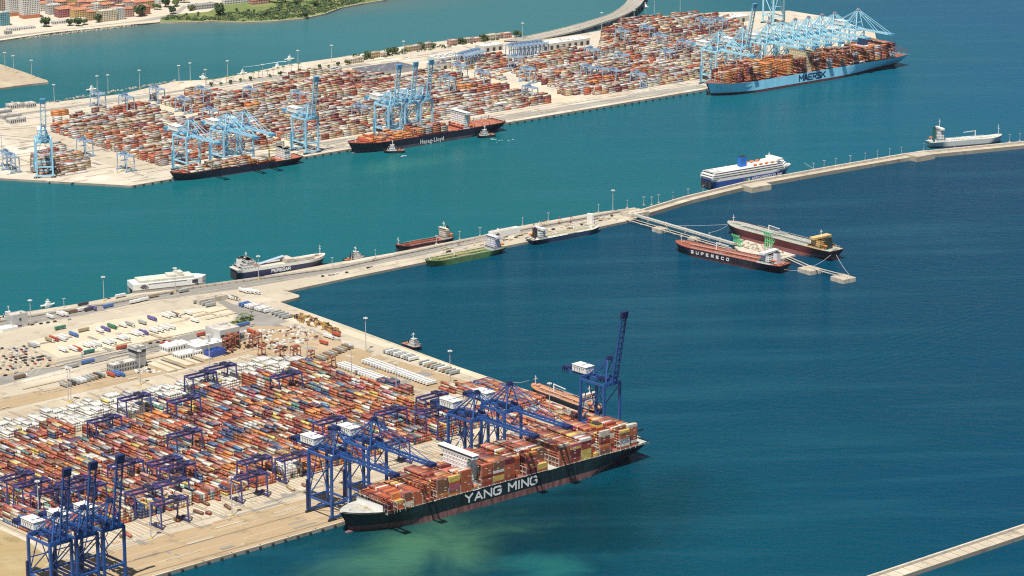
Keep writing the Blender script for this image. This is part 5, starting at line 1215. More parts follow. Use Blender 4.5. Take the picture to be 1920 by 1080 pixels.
lerp = lambda a, b, t: tuple(a[i] + (b[i] - a[i]) * t for i in range(3))
def vband(name, t0, t1, dz0, dz1, mat):
    m = MB()
    for k in range(NV - 1):
        p, q, r_, s_ = lerp(A_[k], B_[k], t0), lerp(A_[k + 1], B_[k + 1], t0), lerp(A_[k + 1], B_[k + 1], t1), lerp(A_[k], B_[k], t1)
        up = lambda v_, d: (v_[0], v_[1], v_[2] + d)
        m.poly([up(p, dz1), up(s_, dz1), up(r_, dz1), up(q, dz1)]); m.poly([up(p, dz0), up(q, dz0), up(r_, dz0), up(s_, dz0)])
        m.poly([up(p, dz0), up(p, dz1), up(q, dz1), up(q, dz0)]); m.poly([up(s_, dz0), up(r_, dz0), up(r_, dz1), up(s_, dz1)])
    return par(m.build(name, [mat]), v)
vband('deck', 0, 1, -1.6, 0, CONC); vband('carriageway', .06, .44, 0, .05, G_FARG); vband('carriageway', .56, .94, 0, .05, G_FARG)
for t0, t1 in ((0, .03), (.97, 1), (.485, .515)): vband('parapet', t0, t1, 0, 1.2, CONC)
m = MB()
for k in range(3, NV - 2, 2):
    for t in (.15, .85):
        c = lerp(A_[k], B_[k], t); m.cyl((c[0], c[1], -2), (c[0], c[1], c[2] - 1.5), 1.1, 1.1, 8)
    c0, c1 = lerp(A_[k], B_[k], .08), lerp(A_[k], B_[k], .92); m.beam((c0[0], c0[1], c0[2] - 2.2), (c1[0], c1[1], c1[2] - 2.2), 1.8, 1.4)
par(m.build('pier', [CONCG]), v)
# ------------------------------------------------------------ lorries, trailers, cars
TCOL = {'white': (.74, .73, .69), 'blue': (.08, .17, .42), 'green': (.05, .20, .12), 'red': (.45, .09, .05), 'brown': (.20, .13, .08), 'tan': (.38, .30, .20), 'violet': (.14, .12, .32), 'grey': (.36, .37, .35), 'dark': (.06, .06, .07), 'teal': (.04, .20, .17)}
for k in TCOL: pm('lorry_' + k, TCOL[k], .5, vary=.1, scale=.4)
PROTO = {}
def lorry(col, cab=True):
    key = (col, cab)
    if key in PROTO: return PROTO[key]
    rt = empty('lorry' if cab else 'trailer', 0, 0, 0, 0, 'x', 'lorry' if cab else 'trailer'); m = MB(); m.box(0, 0, 1.25, 13.4, 2.55, 2.85); m.box(6.72, 0, 1.4, .06, 2.3, 2.5); m.box(-6.72, 0, 1.4, .06, 2.3, 2.5); m.build('cargo_box', [MATS['lorry_' + col]], rt)
    m = MB(); m.box(0, 0, .85, 13, 1.1, .35)
    for x in (-5.2, -4, -2.8, 4.2): 
        for sy in (-1, 1): m.cyl((x, sy * 1.0 - .15, .5), (x, sy * 1.0 + .15, .5), .5, .5, 8)
    m.build('chassis', [BLACK], rt)
    if cab:
        m = MB(); m.box(8.3, 0, .6, 2.1, 2.4, 2.6, 0); m.box(8.5, 0, 3.2, 1.5, 2.3, .5, 0); m.box(9.38, 0, 1.9, .06, 2.1, .9, 1)
        m.build('cab', [MATS['lorry_' + (col if R.random() < .4 else 'white')], DKGLASS], rt); m = MB()
        for x in (9, 6.9):
            for sy in (-1, 1): m.cyl((x, sy * 1.1 - .15, .5), (x, sy * 1.1 + .15, .5), .5, .5, 8)
        m.build('wheels', [BLACK], rt)
    PROTO[key] = rt; return rt
dn = NF.ang - math.pi / 2
LL = [(67, 649, 'white', 0, 0, 'white trailer parked alone beside the car park corner'), (60, 651, 'grey', 0, 0, 'grey trailer nearest the car park corner'), (92, 640, 'tan', 0, 1, 'tan lorry left of the red one in the lorry park'), (100, 638, 'red', 0, 1, 'red lorry in the lorry park'),
      (114, 638, 'white', 0, 1, 'white lorry just right of the red lorry'), (120, 635, 'white', 0, 0, 'white trailer between the red and the blue lorries'), (137, 630, 'blue', 0, 1, 'bright blue lorry in the middle of the lorry park'), (157, 622, 'tan', 1, 0, 'brown trailer standing broadside in the lorry park'), (113, 618, 'green', 1, 0, 'green trailer broadside along the upper edge of the lorry park'),
      (187, 623, 'white', 0, 0, 'white trailer left of the violet one'), (197, 620, 'violet', 0, 1, 'violet-blue lorry with a white trailer at its left'), (209, 615, 'green', 0, 1, 'green lorry beside the violet-blue one'), (230, 613, 'white', 0, 0, 'white trailer right of the green lorry'), (243, 611, 'grey', 0, 1, 'grey lorry second right of the green one'),
      (267, 608, 'grey', 0, 0, 'grey flat trailer in the upper lorry row'), (284, 600, 'violet', 0, 1, 'dark trailer with violet load near the lorry park upper edge'), (310, 595, 'white', 0, 1, 'white lorry at the upper middle of the lorry park'), (320, 593, 'white', 0, 1, 'white lorry near the upper right of the park'), (329, 593, 'brown', 0, 1, 'brown lorry near the upper right of the park'), (353, 590, 'white', 0, 0, 'white trailer at upper right corner of the lorry park'),
      (117, 659, 'white', 0, 0, 'leftmost white trailer in the lower lorry row'), (136, 657, 'white', 0, 1, 'white lorry in the lower row left of the teal road lorry'), (144, 657, 'red', 0, 1, 'pinkish lorry in the lower row above the teal road lorry'), (162, 651, 'white', 0, 0, 'white trailer in the lower row, third group'), (171, 650, 'white', 0, 1, 'white lorry in the lower row, third group'), (181, 648, 'white', 0, 1, 'white lorry ending the third lower group'),
      (199, 645, 'white', 0, 1, 'white lorry in the lower row, fourth group, left'), (208, 643, 'white', 0, 1, 'white lorry in the lower row, fourth group, right'), (226, 637, 'white', 0, 1, 'white lorry in the lower row, fifth group, left'), (234, 636, 'white', 0, 1, 'white lorry in the lower row, fifth group, right'), (253, 629, 'white', 0, 0, 'white trailer in the lower row, sixth group'),
      (260, 628, 'white', 0, 1, 'white lorry in the lower row, sixth group'), (268, 626, 'violet', 0, 1, 'violet-roofed lorry in the lower row'), (287, 623, 'white', 0, 1, 'white lorry, first of the last lower group'), (297, 621, 'white', 0, 1, 'white lorry, second of the last lower group'), (308, 618, 'white', 0, 1, 'white lorry, third of the last lower group'), (319, 616, 'white', 0, 1, 'white lorry, last in the lower row'),
      (365, 604, 'white', 0, 0, 'lone white trailer at the right end of the lorry park'), (167, 663, 'teal', 3, 1, 'teal green lorry driving on the grey road'), (137, 690, 'grey', 3, 1, 'grey container lorry behind the navy one on the lower road'), (163, 682, 'blue', 1, 1, 'navy blue container lorry on the lower road'), (37, 710, 'brown', 1, 1, 'small brown lorry on the lower road at far left'),
      (94, 597, 'white', 0, 0, 'white trailer on the grey quay, leftmost of its group'), (113, 592, 'white', 0, 0, 'white trailer on the grey quay, second'), (121, 592, 'white', 0, 0, 'white trailer on the grey quay, third'), (135, 588, 'brown', 1, 0, 'brown low trailer on the grey quay'), (153, 584, 'white', 1, 0, 'long white trailer on the grey quay left of the violet one'),
      (174, 581, 'violet', 0, 0, 'violet trailer on the grey quay'), (168, 583, 'dark', 1, 0, 'dark trailer in front of the violet one on the quay'), (156, 574, 'dark', 1, 0, 'dark long box at the water side of the grey quay'), (203, 577, 'blue', 1, 0, 'pale blue trailer on the grey quay'), (226, 558, 'white', 1, 0, 'white box standing at the edge of the grey quay'), (253, 569, 'white', 1, 0, 'white trailer on the quay left of the catamaran'), (269, 565, 'white', 1, 0, 'white trailer on the quay nearest the catamaran'),
      (288, 558, 'tan', 1, 0, 'tan trailer on the quay below the catamaran'), (345, 548, 'grey', 1, 0, 'grey trailer on the quay below the catamaran bow'),
      (208, 706, 'red', 0, 0, 'red container trailer beside the blue ones below the control tower'), (217, 705, 'blue', 0, 0, 'blue container trailer below the control tower'), (224, 704, 'blue', 0, 1, 'blue lorry at the right of the trio below the control tower'), (196, 660, 'tan', 1, 0, 'x'),
      (455, 612, 'blue', 1, 1, 'bright blue container lorry at the roundabout by the palm garden'), (471, 625, 'red', 0, 0, 'orange-red box right of the workshop'), (379, 630, 'red', 1, 0, 'red box standing left of the workshop'), (630, 630, 'red', 0, 0, 'dark red box near the short quay, upper right'), (607, 646, 'red', 0, 0, 'lone red box on tan ground'), (615, 634, 'white', 0, 1, 'white lorry beside the dark red box near the short quay'),
      (228, 655, 'red', 3, 0, 'pink-red long trailer behind the control tower'), (310, 647, 'red', 1, 0, 'rust red box left of the white sheds'), (372, 568, 'grey', 1, 0, 'large grey trailer near the end of the grey quay'), (388, 572, 'grey', 1, 0, 'grey trailer second by the park entrance'), (395, 575, 'grey', 1, 0, 'grey trailer third by the park entrance')]
for px_, py_, col, hd, cab, lab in LL:
    if lab == 'x': continue
    x, y = W(px_, py_); inst(lorry(col, bool(cab)), x, y, 3.25, dn if hd == 0 else NF.ang if hd == 1 else NF.ang + math.pi, lab, 'lorries and trailers')
def row(n, a, b, cols, rz, lab, grp, cab=False, jit=.3):
    for k in range(n):
        t = k / max(1, n - 1); x, y = W(a[0] + (b[0] - a[0]) * t, a[1] + (b[1] - a[1]) * t); c = cols[k % len(cols)] if isinstance(cols, list) else cols
        inst(lorry(c, cab), x + R.uniform(-jit, jit), y + R.uniform(-jit, jit), 3.25, rz, lab % (c, ORD[k]), grp)
row(17, (640, 687), (722, 718), 'white', NF.ang, '%s boxed trailer, %s from the left in the shorter row on tan ground', 'white trailers in the double row')
row(24, (688, 680), (808, 722), 'white', NF.ang, '%s boxed trailer, %s from the left in the longest row', 'white trailers in the longest row')
row(11, (728, 661), (775, 676), ['grey', 'white', 'grey'], NF.ang, '%s trailer, %s from the left in the row nearest the short quay', 'trailers nearest the short quay')
row(9, (795, 683), (852, 702), ['grey', 'white', 'tan', 'grey'], NF.ang, '%s trailer, %s of the scattered row left of the lamp mast', 'trailers nearest the short quay')
row(2, (457, 573), (462, 575), 'blue', NF.ang, '%s trailer, %s of the pair at the head of the row by the roundabout', 'trailers by the roundabout')
row(9, (468, 576), (504, 586), ['white', 'white', 'white', 'grey'], NF.ang, '%s trailer, %s after the blue pair by the roundabout', 'trailers by the roundabout')
row(4, (518, 589), (538, 597), 'grey', NF.ang, '%s trailer, %s of the four long ones right of the roundabout', 'trailers by the roundabout')
row(4, (425, 559), (440, 562), ['white', 'white', 'tan', 'brown'], dn, '%s lorry, %s of the left group at the mole root', 'lorries at the mole root', True)
row(4, (455, 548), (478, 550), 'white', dn, '%s lorry, %s of the right group at the mole root', 'lorries at the mole root', True)
row(11, (120, 725), (190, 706), ['grey', 'tan', 'dark', 'grey', 'white', 'white', 'grey'], dn, '%s trailer, %s from the left in the slanted row above the tan road', 'trailers in the slanted row')
row(12, (590, 680), (655, 652), ['tan', 'brown', 'grey'], dn, '%s chassis trailer, %s from the left in the dark row right of the straddle carriers', 'chassis trailers')
# cars
CARC = {'dark': (.03, .03, .035), 'white': (.75, .75, .73), 'silver': (.4, .41, .42), 'red': (.4, .04, .03), 'blue': (.04, .08, .25)}
cars = {}
def car(c):
    if c in cars: return cars[c]
    rt = empty('parked_car', 0, 0, 0, 0, 'x', 'car'); m = MB(); m.box(0, 0, .35, 4.4, 1.8, .65, 0); m.box(-.2, 0, 1.0, 2.6, 1.6, .55, 0, 0, (1.8, 1.4)); m.build('body', [pm('car_' + c, CARC[c], .3)], rt)
    m = MB(); m.box(1.0, 0, 1.02, .5, 1.5, .4, 0); m.box(-1.4, 0, 1.02, .3, 1.5, .4, 0)
    for sx in (-1.4, 1.4):
        for sy in (-.85, .85): m.cyl((sx, sy - .1, .33), (sx, sy + .1, .33), .34, .34, 8)
    m.build('wheels', [BLACK], rt); cars[c] = rt; return rt
lot = [(-5, 655), (45, 650), (97, 672), (100, 678), (60, 690), (-5, 702)]
q0 = NF.px(0, 650); nc = 0; cnt = {}
for rb in range(-12, 12):
    for ra in range(-30, 40):
        a, b = q0[0] + ra * 3.1, q0[1] + rb * 9.2; x, y = NF.p(a, b); p = PJ(x, y, 3)
        if inside(p, lot) and p[0] > -3 and R.random() < .46:
            c = R.choice(['dark'] * 6 + ['silver'] * 3 + ['white'] * 2 + ['blue', 'red']); nc += 1
            cnt[rb] = cnt.get(rb, -1) + 1; inst(car(c), x + R.uniform(-.2, .2), y, 3.25, NF.ang + math.pi / 2 + R.uniform(-.04, .04), '%s car, %s from left in %s row of the car park, nearest row first' % (c, ORD[cnt[rb]], ORD[rb + 12]), 'cars in the car park')
for k, (px_, py_) in enumerate([(10, 705), (30, 700), (60, 692), (90, 688), (250, 660), (258, 690), (266, 688), (275, 686), (235, 653), (248, 651), (282, 645), (296, 643), (308, 640), (650, 512), (605, 519), (618, 517), (625, 516), (632, 514), (690, 503), (696, 501), (1010, 425), (1050, 417), (1180, 395), (385, 560), (322, 552), (210, 575), (46, 612), (60, 610), (77, 608), (90, 606), (103, 604), (130, 600)]):
    x, y = W(px_, py_); c = R.choice(['dark', 'dark', 'silver', 'white']); inst(car(c), x, y, 3.3, NF.ang + R.uniform(-.1, .1), '%s car on the near roads, %s in order from the left edge of the picture' % (c, ORD[k]), 'cars on the roads of the port')

# ------------------------------------------------------------ buildings
def block(px_, py_, lx, ly, h, wall, roof, rz, floors, label, cat='building', name='building', bays=None, pitched=False, z=3.0, group=None, win=True, parapet=.7, inset=None):
    x, y = W(px_, py_, z); rt = empty(name, x, y, z, rz, label, cat, group); m = MB(); m.box(0, 0, -.5, lx, ly, h + .5); m.build('wall', [wall], rt); m = MB()
    if pitched:
        r_ = min(lx, ly) * .22; m.v += [(-lx / 2 - .4, -ly / 2 - .4, h), (lx / 2 + .4, -ly / 2 - .4, h), (lx / 2 + .4, ly / 2 + .4, h), (-lx / 2 - .4, ly / 2 + .4, h), (-lx / 2 + ly * .3, 0, h + r_), (lx / 2 - ly * .3, 0, h + r_)]
        for f in ((0, 1, 5, 4), (1, 2, 5), (2, 3, 4, 5), (3, 0, 4), (3, 2, 1, 0)): m.f.append(f); m.m.append(0)
    else:
        m.box(0, 0, h, lx - .4, ly - .4, .12)
        if parapet: 
            for sx in (-1, 1): m.box(sx * (lx / 2 - .15), 0, h, .3, ly, parapet, 1)
            for sy in (-1, 1): m.box(0, sy * (ly / 2 - .15), h, lx - .6, .3, parapet, 1)
        for k in range(int(lx * ly / 150)): m.box(R.uniform(-.38, .38) * lx, R.uniform(-.38, .38) * ly, h, R.uniform(1.5, 4), R.uniform(1.5, 4), R.uniform(1, 2.6), 1)
    m.build('roof', [roof, wall], rt)
    if win and floors:
        m = MB(); fh = h / floors; nx = max(2, int(lx / 3.2)); ny = max(2, int(ly / 3.2))
        for f in range(floors):
            for s_ in (-1, 1): windows(m, -lx / 2, lx / 2, s_ * ly / 2, f * fh + fh * .3, nx, 1.5, fh * .5, 'x', 0, s_); windows(m, -ly / 2, ly / 2, s_ * lx / 2, f * fh + fh * .3, ny, 1.5, fh * .5, 'y', 0, s_)
        wo = m.build('window', [DKGLASS], rt); wo['kind'] = 'stuff'
    return rt
BW = {'white': (.62, .60, .56), 'cream': (.58, .50, .36), 'yellow': (.60, .42, .17), 'magenta': (.34, .13, .13), 'pink': (.48, .28, .22), 'brown': (.36, .28, .22), 'grey': (.36, .36, .34), 'terracotta': (.42, .17, .09), 'pale grey': (.50, .49, .46), 'teal': (.12, .30, .34), 'ochre': (.45, .32, .16)}
for k in BW: pm('facade_' + k.replace(' ', '_'), BW[k], .8, vary=.15, scale=.12)
fm = lambda k: MATS['facade_' + k.replace(' ', '_')]
TER = pm('terracotta_roof', (.42, .18, .10), .8, vary=.3, scale=.15); FLATR = pm('flat_roof', (.50, .46, .40), .85, vary=.25, scale=.1); GREYR = pm('grey_roof', (.28, .28, .28), .8, vary=.2, scale=.1); CORR = pm('corrugated_wall', (.36, .36, .35), .6, vary=.1, scale=.1)
# port buildings in front
ct = block(258, 686, 13, 13, 22, CORR, FLATR, NF.ang, 0, 'grey control tower block with overhanging glazed top floor', 'control tower', 'control_tower', win=False)
m = MB(); m.box(0, 0, 16, 13.3, 13.3, 3); m.build('window_band', [DKGLASS], ct); m = MB(); m.box(1, 0, 19.4, 17, 16, .8); m.box(0, 0, 13, 14, 14, .4); m.build('ledge', [CORR], ct)
m = MB()
for k in range(5):
    m.box(-6.56, -4.6 + 2.3 * k, 3, .1, .6, 7)
m.build('window', [DKGLASS], ct)['kind'] = 'stuff'
block(229, 694, 30, 13, 9, CORR, FLATR, NF.ang, 2, 'long low grey office wing attached left of the control tower', 'office', 'office_building')
ws = block(418, 642, 27, 26, 18, pm('pale_cladding', (.52, .52, .49), .6, vary=.08, scale=.1), FLATR, NF.ang, 0, 'tall pale workshop hall with wide dark open front', 'workshop', 'workshop', win=False, parapet=.4)
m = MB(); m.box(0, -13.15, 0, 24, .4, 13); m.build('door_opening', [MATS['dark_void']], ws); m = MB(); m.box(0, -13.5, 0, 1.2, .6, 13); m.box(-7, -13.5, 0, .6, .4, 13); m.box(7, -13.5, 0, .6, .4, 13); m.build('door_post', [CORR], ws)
m = MB(); m.box(17.6, -2, 0, 8, 18, 10); m.box(17.6, -11.1, 4, 5, .2, 3, 1); m.build('annex', [CORR, DKGLASS], ws)
block(386, 656, 40, 20, 8, CORR, WHITE, NF.ang, 0, 'low shed with white roof in front of the workshop', 'shed', 'shed', win=False)
bx_ = block(403, 666, 20, 12, 4.5, pm('blue_sheeting', (.04, .09, .36), .5), pm('blue_shade', (.03, .06, .22), .6), NF.ang + .1, 0, 'bright blue open-topped enclosure by the lamp mast', 'enclosure', 'blue_enclosure', win=False, parapet=2.2)
for px_, py_, lx, ly, h, lab in ((328, 655, 30, 16, 6, 'white shed with ridge left of the low shed'), (352, 668, 30, 14, 5, 'white building with small annexes below the white sheds'), (371, 655, 12, 14, 9, 'small white rounded tank building beside the shed'), (287, 662, 10, 8, 3, 'x')):
    if lab != 'x': block(px_, py_, lx, ly, h, WHITE, WHITE, NF.ang, 1, lab, 'shed', 'shed')
for k in range(5):
    a, b = NF.px(300 + 17 * k, 690 - 5.5 * k); 
    x, y = NF.p(a, b); m = MB(); m.box(x, y, 3.05, 5 if k % 2 else 9, 44, 2.2 if k % 2 == 0 else .6, 0, NF.ang); m.box(*NF.p(a + 5.5, b), 3.05, 2.4, 44, .35, 1, NF.ang)
    tag(m.build('storage_bay', [G_WHITE, pm('dark_gutter', (.07, .06, .05), .9)]), 'long low concrete storage bay, %s from the left right of the control tower' % ORD[k], 'storage bay', 'low storage bays')
si = block(33, 612, 12, 20, 15, pm('silo_grey', (.45, .45, .44), .7), FLATR, NF.ang + math.pi / 2, 0, 'pale grey silo block with dark round emblem at the left edge', 'silo', 'silo_block', win=False)
m = MB()
for k in range(5): m.box(-5 + 2.5 * k, 10.2, 0, .9, .5, 14)
m.build('pilaster', [CORR], si); m = MB(); m.cyl((-6.1, 0, 9.5), (-6.4, 0, 9.5), 1.5, 1.5, 14); m.box(-6.2, 1, 2, .3, 5, 1, 0); m.build('emblem', [DKGLASS], si)
block(14, 619, 20, 13, 3.5, WHITE, WHITE, NF.ang, 0, 'low white roof at the foot of the silo block', 'shed', 'shed', win=False)
block(398, 566, 40, 6, 5, CONC, G_PALE, NF.ang, 0, 'long pale gate canopy at the root of the mole', 'gate', 'gate_building', win=False)
block(946, 438, 44, 9, 5, WHITE, FLATR, FF.ang, 0, 'long low white shed on the mole behind the green tanker', 'shed', 'shed', win=False)
block(1107, 419, 3, 10, 12, WHITE, WHITE, FF.ang, 0, 'narrow white wall block standing on the mole', 'wall block', 'wall_block', win=False)
block(1190, 403, 30, 22, 4, CONC, G_PALE, FF.ang, 0, 'square concrete platform where the pipe trestle leaves the mole', 'platform', 'platform', win=False)
m = MB()
for px_, py_ in ((1000, 432), (1012, 428), (1020, 424), (1048, 420), (1070, 418), (700, 490), (860, 460)):
    x, y = W(px_, py_); m.beam((x, y, 3), (x, y, 13 if px_ > 990 else 6), .7); m.beam((x, y, 12 if px_ > 990 else 6), (x + 4, y - 4, 8), .5); m.box(x, y, 3, 3, 2, 1.8)
tag(m.build('hose_towers', [pm('dark_red_steel', (.2, .06, .05), .6)]), 'dark red hose towers standing among pipes on the mole', 'hose towers', kind='stuff')
m = MB()
for k in range(90):
    t = R.random(); px_ = 830 + 330 * t; py_ = 470 - 64 * t + R.uniform(-4, 6); x, y = W(px_, py_); m.box(x, y, 3.05, R.uniform(2, 9), R.uniform(.6, 2.5), R.uniform(.6, 2.2), R.choice([0, 0, 1, 2]), FF.ang)
tag(m.build('pipework', [CONC, pm('pipe_tan', (.45, .36, .22), .7), BLACK]), 'clutter of pipes and valves spread over the mole', 'pipework', kind='stuff')
# scattered machine parts on the tan yard
m = MB()
def clutter(poly_px, n, cols, smin, smax, h):
    xs = [p[0] for p in poly_px]; ys = [p[1] for p in poly_px]; c = 0
    while c < n:
        p = (R.uniform(min(xs), max(xs)), R.uniform(min(ys), max(ys)))
        if inside(p, poly_px):
            x, y = W(*p); m.box(x, y, 3.15, R.uniform(smin, smax), R.uniform(.6, 2.2), R.uniform(.5, h), R.choice(cols), R.choice([NF.ang, dn])); c += 1
clutter([(545, 592), (575, 592), (640, 622), (632, 628), (560, 605)], 90, [0, 0, 1, 3], 1.5, 5, 3.5)
clutter([(480, 622), (555, 612), (600, 632), (560, 648), (500, 640)], 110, [2, 2, 4, 1], 1, 5, 2.5); clutter([(455, 618), (490, 622), (560, 655), (520, 662), (470, 645)], 50, [1, 3, 4, 2], 1.5, 8, 3)
clutter([(410, 655), (470, 640), (475, 652), (420, 668)], 30, [1, 3], 1.5, 5, 3); clutter([(250, 690), (300, 690), (300, 700), (255, 702)], 30, [3, 4, 2], 2, 5, 1.6)
tag(m.build('machine_parts', [pm('parts_ochre', (.42, .26, .08), .7), pm('parts_rust', (.25, .10, .06), .8), WHITE, BLACK, CONC]), 'scattered ochre and white spreaders and machine parts on the tan yard', 'machine parts', kind='stuff')

# far terminal buildings
so_ = block(722, 134, 92, 52, 7, CORR, pm('dark_panel_roof', (.10, .10, .13), .5, vary=.2, scale=.3), FF.ang, 0, 'dark roofed shed striped with solar panels behind the raised cranes', 'shed', 'solar_shed', win=False, parapet=0)
for k in range(8):
    m = MB(); m.box(0, -22.5 + 6.4 * k, 7.15, 90, .7, .12); m.build('roof_strip', [CORR], so_)
for px_, py_, lx, ly, h, rf, lab in ((842, 112, 66, 30, 8, 'stripe', 'white shed with dark roof strips beside the gantry rows'), (826, 128, 40, 22, 9, 'dark', 'dark roofed open shed under the white striped one'), (1052, 88, 104, 26, 11, 'white', 'long white shed with dark door openings by the viaduct'),
        (917, 94, 40, 24, 10, 'white', 'white flat shed behind the parked gantries'), (938, 201, 22, 12, 7, 'white', 'small white building at the quay side of the far yard'), (1375, 40, 48, 30, 10, 'white', 'white roofed hall near the top behind the pale blue ship')):
    b_ = block(px_, py_, lx, ly, h, pm('shed_pale', (.5, .48, .43), .7), {'white': pm('white_roof', (.8, .78, .72), .6), 'dark': MATS['dark_panel_roof'], 'stripe': pm('white_roof', (.8, .78, .72), .6)}[rf], FF.ang, 0, lab, 'shed', 'shed', win=False, parapet=.3)
    m = MB()
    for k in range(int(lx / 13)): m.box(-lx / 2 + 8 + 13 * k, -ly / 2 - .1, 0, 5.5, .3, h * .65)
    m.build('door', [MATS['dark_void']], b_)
    if rf == 'stripe':
        m = MB()
        for k in range(9): m.box(-lx / 2 + 6 + 6.6 * k, 0, h + .15, 3.2, ly * .7, .12)
        m.build('skylight', [DKGLASS], b_)
hs_ = [(658, 119), (672, 117), (702, 108), (716, 106), (770, 95), (779, 94), (800, 90), (848, 84), (876, 80), (892, 78), (921, 74), (934, 72), (950, 71)]
for k, (px_, py_) in enumerate(hs_):
    block(px_, py_, R.uniform(12, 20), R.uniform(9, 12), R.uniform(6, 9), fm(R.choice(['brown', 'ochre', 'cream', 'pink'])), FLATR, FF.ang, 2, 'small sand coloured house along the far shore road, %s from the left' % ORD[k], 'house', 'house', group='small houses along the far shore road')
for k, (px_, py_, lx) in enumerate(((27, 203, 22), (55, 201, 16), (5, 214, 24), (20, 222, 30), (30, 230, 26))):
    block(px_, py_, lx, 14, 7, fm('pale grey'), FLATR, FF.ang, 1, 'low pale harbour building at the far left shore, %s in the cluster' % ORD[k], 'building', 'building', group='low buildings at the far left')
# town
landT = [(-1600, 290), (-400, 120), (-60, 86), (0, 76), (100, 61), (200, 51), (250, 45.5), (300, 41.5), (370, 40.5), (400, 39), (460, 41.5), (520, 38.5), (570, 34), (610, 25), (640, 14), (680, 6), (740, -3), (900, -40), (1300, -170), (3200, -520), (-3600, -520)]
G_TOWN = ground_mat('town_ground', (.52, .46, .36), (.36, .32, .25), (.62, .56, .46), .5, 1.2)
land('shore', landT, G_TOWN)
fpx('seafront_road', [(-60, 76), (0, 68), (120, 55), (250, 40), (320, 27), (345, 10), (352, 12), (330, 30), (255, 44), (120, 59), (0, 73), (-60, 80)], G_FARG, 2)
fpx('beach', [(0, 76), (100, 61.2), (250, 45.8), (300, 41.6), (300, 37), (250, 42), (100, 58.5), (0, 73.5)], G_WHITE, 3)
fpx('meadow', [(298, 38), (300, 41.2), (370, 40.2), (400, 38.8), (460, 41), (520, 38), (570, 33.5), (610, 24.5), (640, 13.5), (680, 5.5), (740, -3.5), (800, -30), (500, -10), (420, 8), (390, 22), (330, 27)], G_GREEN, 1)
tb = [(25, 29, 22, 16, 33, 'white', 0, 'white slab tower with red-brown base, left one of the tall pair'), (56, 33, 32, 18, 34, 'white', 0, 'wider white slab tower with red-brown base, right one of the tall pair'), (4, 22, 14, 14, 24, 'brown', 0, 'brown tower at the very top left corner'), (7, 47, 17, 16, 23, 'teal', 0, 'teal glazed block at the left edge'),
      (100, 26, 24, 18, 17, 'pale grey', 0, 'pale grey block with flat roof beside the dark red one'), (121, 31, 30, 20, 15, 'magenta', 1, 'dark red apartment block left of the yellow one'), (150, 34, 30, 18, 16, 'yellow', 1, 'yellow apartment block facing the seafront'), (170, 37, 14, 16, 15, 'ochre', 1, 'narrow ochre block attached to the yellow one'),
      (200, 39, 32, 16, 19, 'cream', 0, 'cream apartment block with many balconies on the seafront'), (222, 36, 18, 16, 20, 'pale grey', 0, 'pale grey apartment block right of the cream one'), (241, 31, 16, 14, 15, 'pink', 1, 'pink block at the right end of the seafront row'), (128, 43, 62, 10, 6, 'white', 0, 'long low white hall in front of the yellow block'),
      (25, 58, 22, 12, 6, 'white', 0, 'small white hall near the coast road, left'), (52, 54, 26, 10, 4, 'white', 0, 'low white shed by the coast road left of the big tree'), (15, 64, 12, 8, 6, 'grey', 0, 'little grey house beside the beach road'), (248, 14, 26, 18, 13, 'white', 0, 'white house with curved front, behind the seafront row'), (275, 16, 24, 16, 14, 'ochre', 1, 'ochre block behind the big dark tree'),
      (380, 16, 52, 18, 8, 'grey', 2, 'low dark roofed pavilion among the trees'), (445, 6, 58, 12, 8, 'white', 2, 'white and dark villa row at the top edge'), (485, 7, 34, 14, 8, 'pink', 1, 'villa with reddish roof at the top edge')]
for px_, py_, lx, ly, h, wc, rf, lab in tb:
    o = block(px_, py_, lx, ly, h, fm(wc), [FLATR, TER, GREYR][rf], .58, max(1, int(h / 3.1)), lab, 'apartment block' if h > 12 else 'building', 'apartment_building' if h > 12 else 'building', pitched=(rf == 1))
    if h > 30:
        m = MB(); m.box(0, 0, -.3, lx + .4, ly + .4, 7); m.build('base_storeys', [fm('terracotta')], o)
k = 0
for yy in (26, 21, 16, 11, 6, 1, -5, -11, -18):
    xx = (72 if yy > 10 else -20) + R.uniform(0, 8); kr = 0
    while xx < 335 - (yy + 20) * 1.2:
        if not any(abs(xx - t[0]) < 13 and abs(yy - t[1]) < 6 for t in tb) and (yy < 24 or xx > 80):
            wc = R.choice(['white', 'cream', 'pink', 'brown', 'terracotta', 'pale grey', 'yellow', 'magenta', 'white']); rf = R.choice([1, 1, 1, 0]); h = R.uniform(9, 19) if R.random() < .85 else 30
            rw = [26, 21, 16, 11, 6, 1, -5, -11, -18].index(yy)
            block(xx, yy + R.uniform(-1, 1), R.uniform(13, 24), R.uniform(11, 17), h, fm(wc), [FLATR, TER][rf], .58 + R.choice([0, 0, math.pi / 2]), max(2, int(h / 3.1)), '%s house, %s roof, %s along the %s street row from sea' % (wc, ['flat pale', 'red tiled'][rf], ORD[kr], ORD[rw]), 'town house', 'town_house', pitched=(rf == 1), group='houses packed in the town behind the seafront')
            kr += 1
        xx += R.uniform(15, 21)
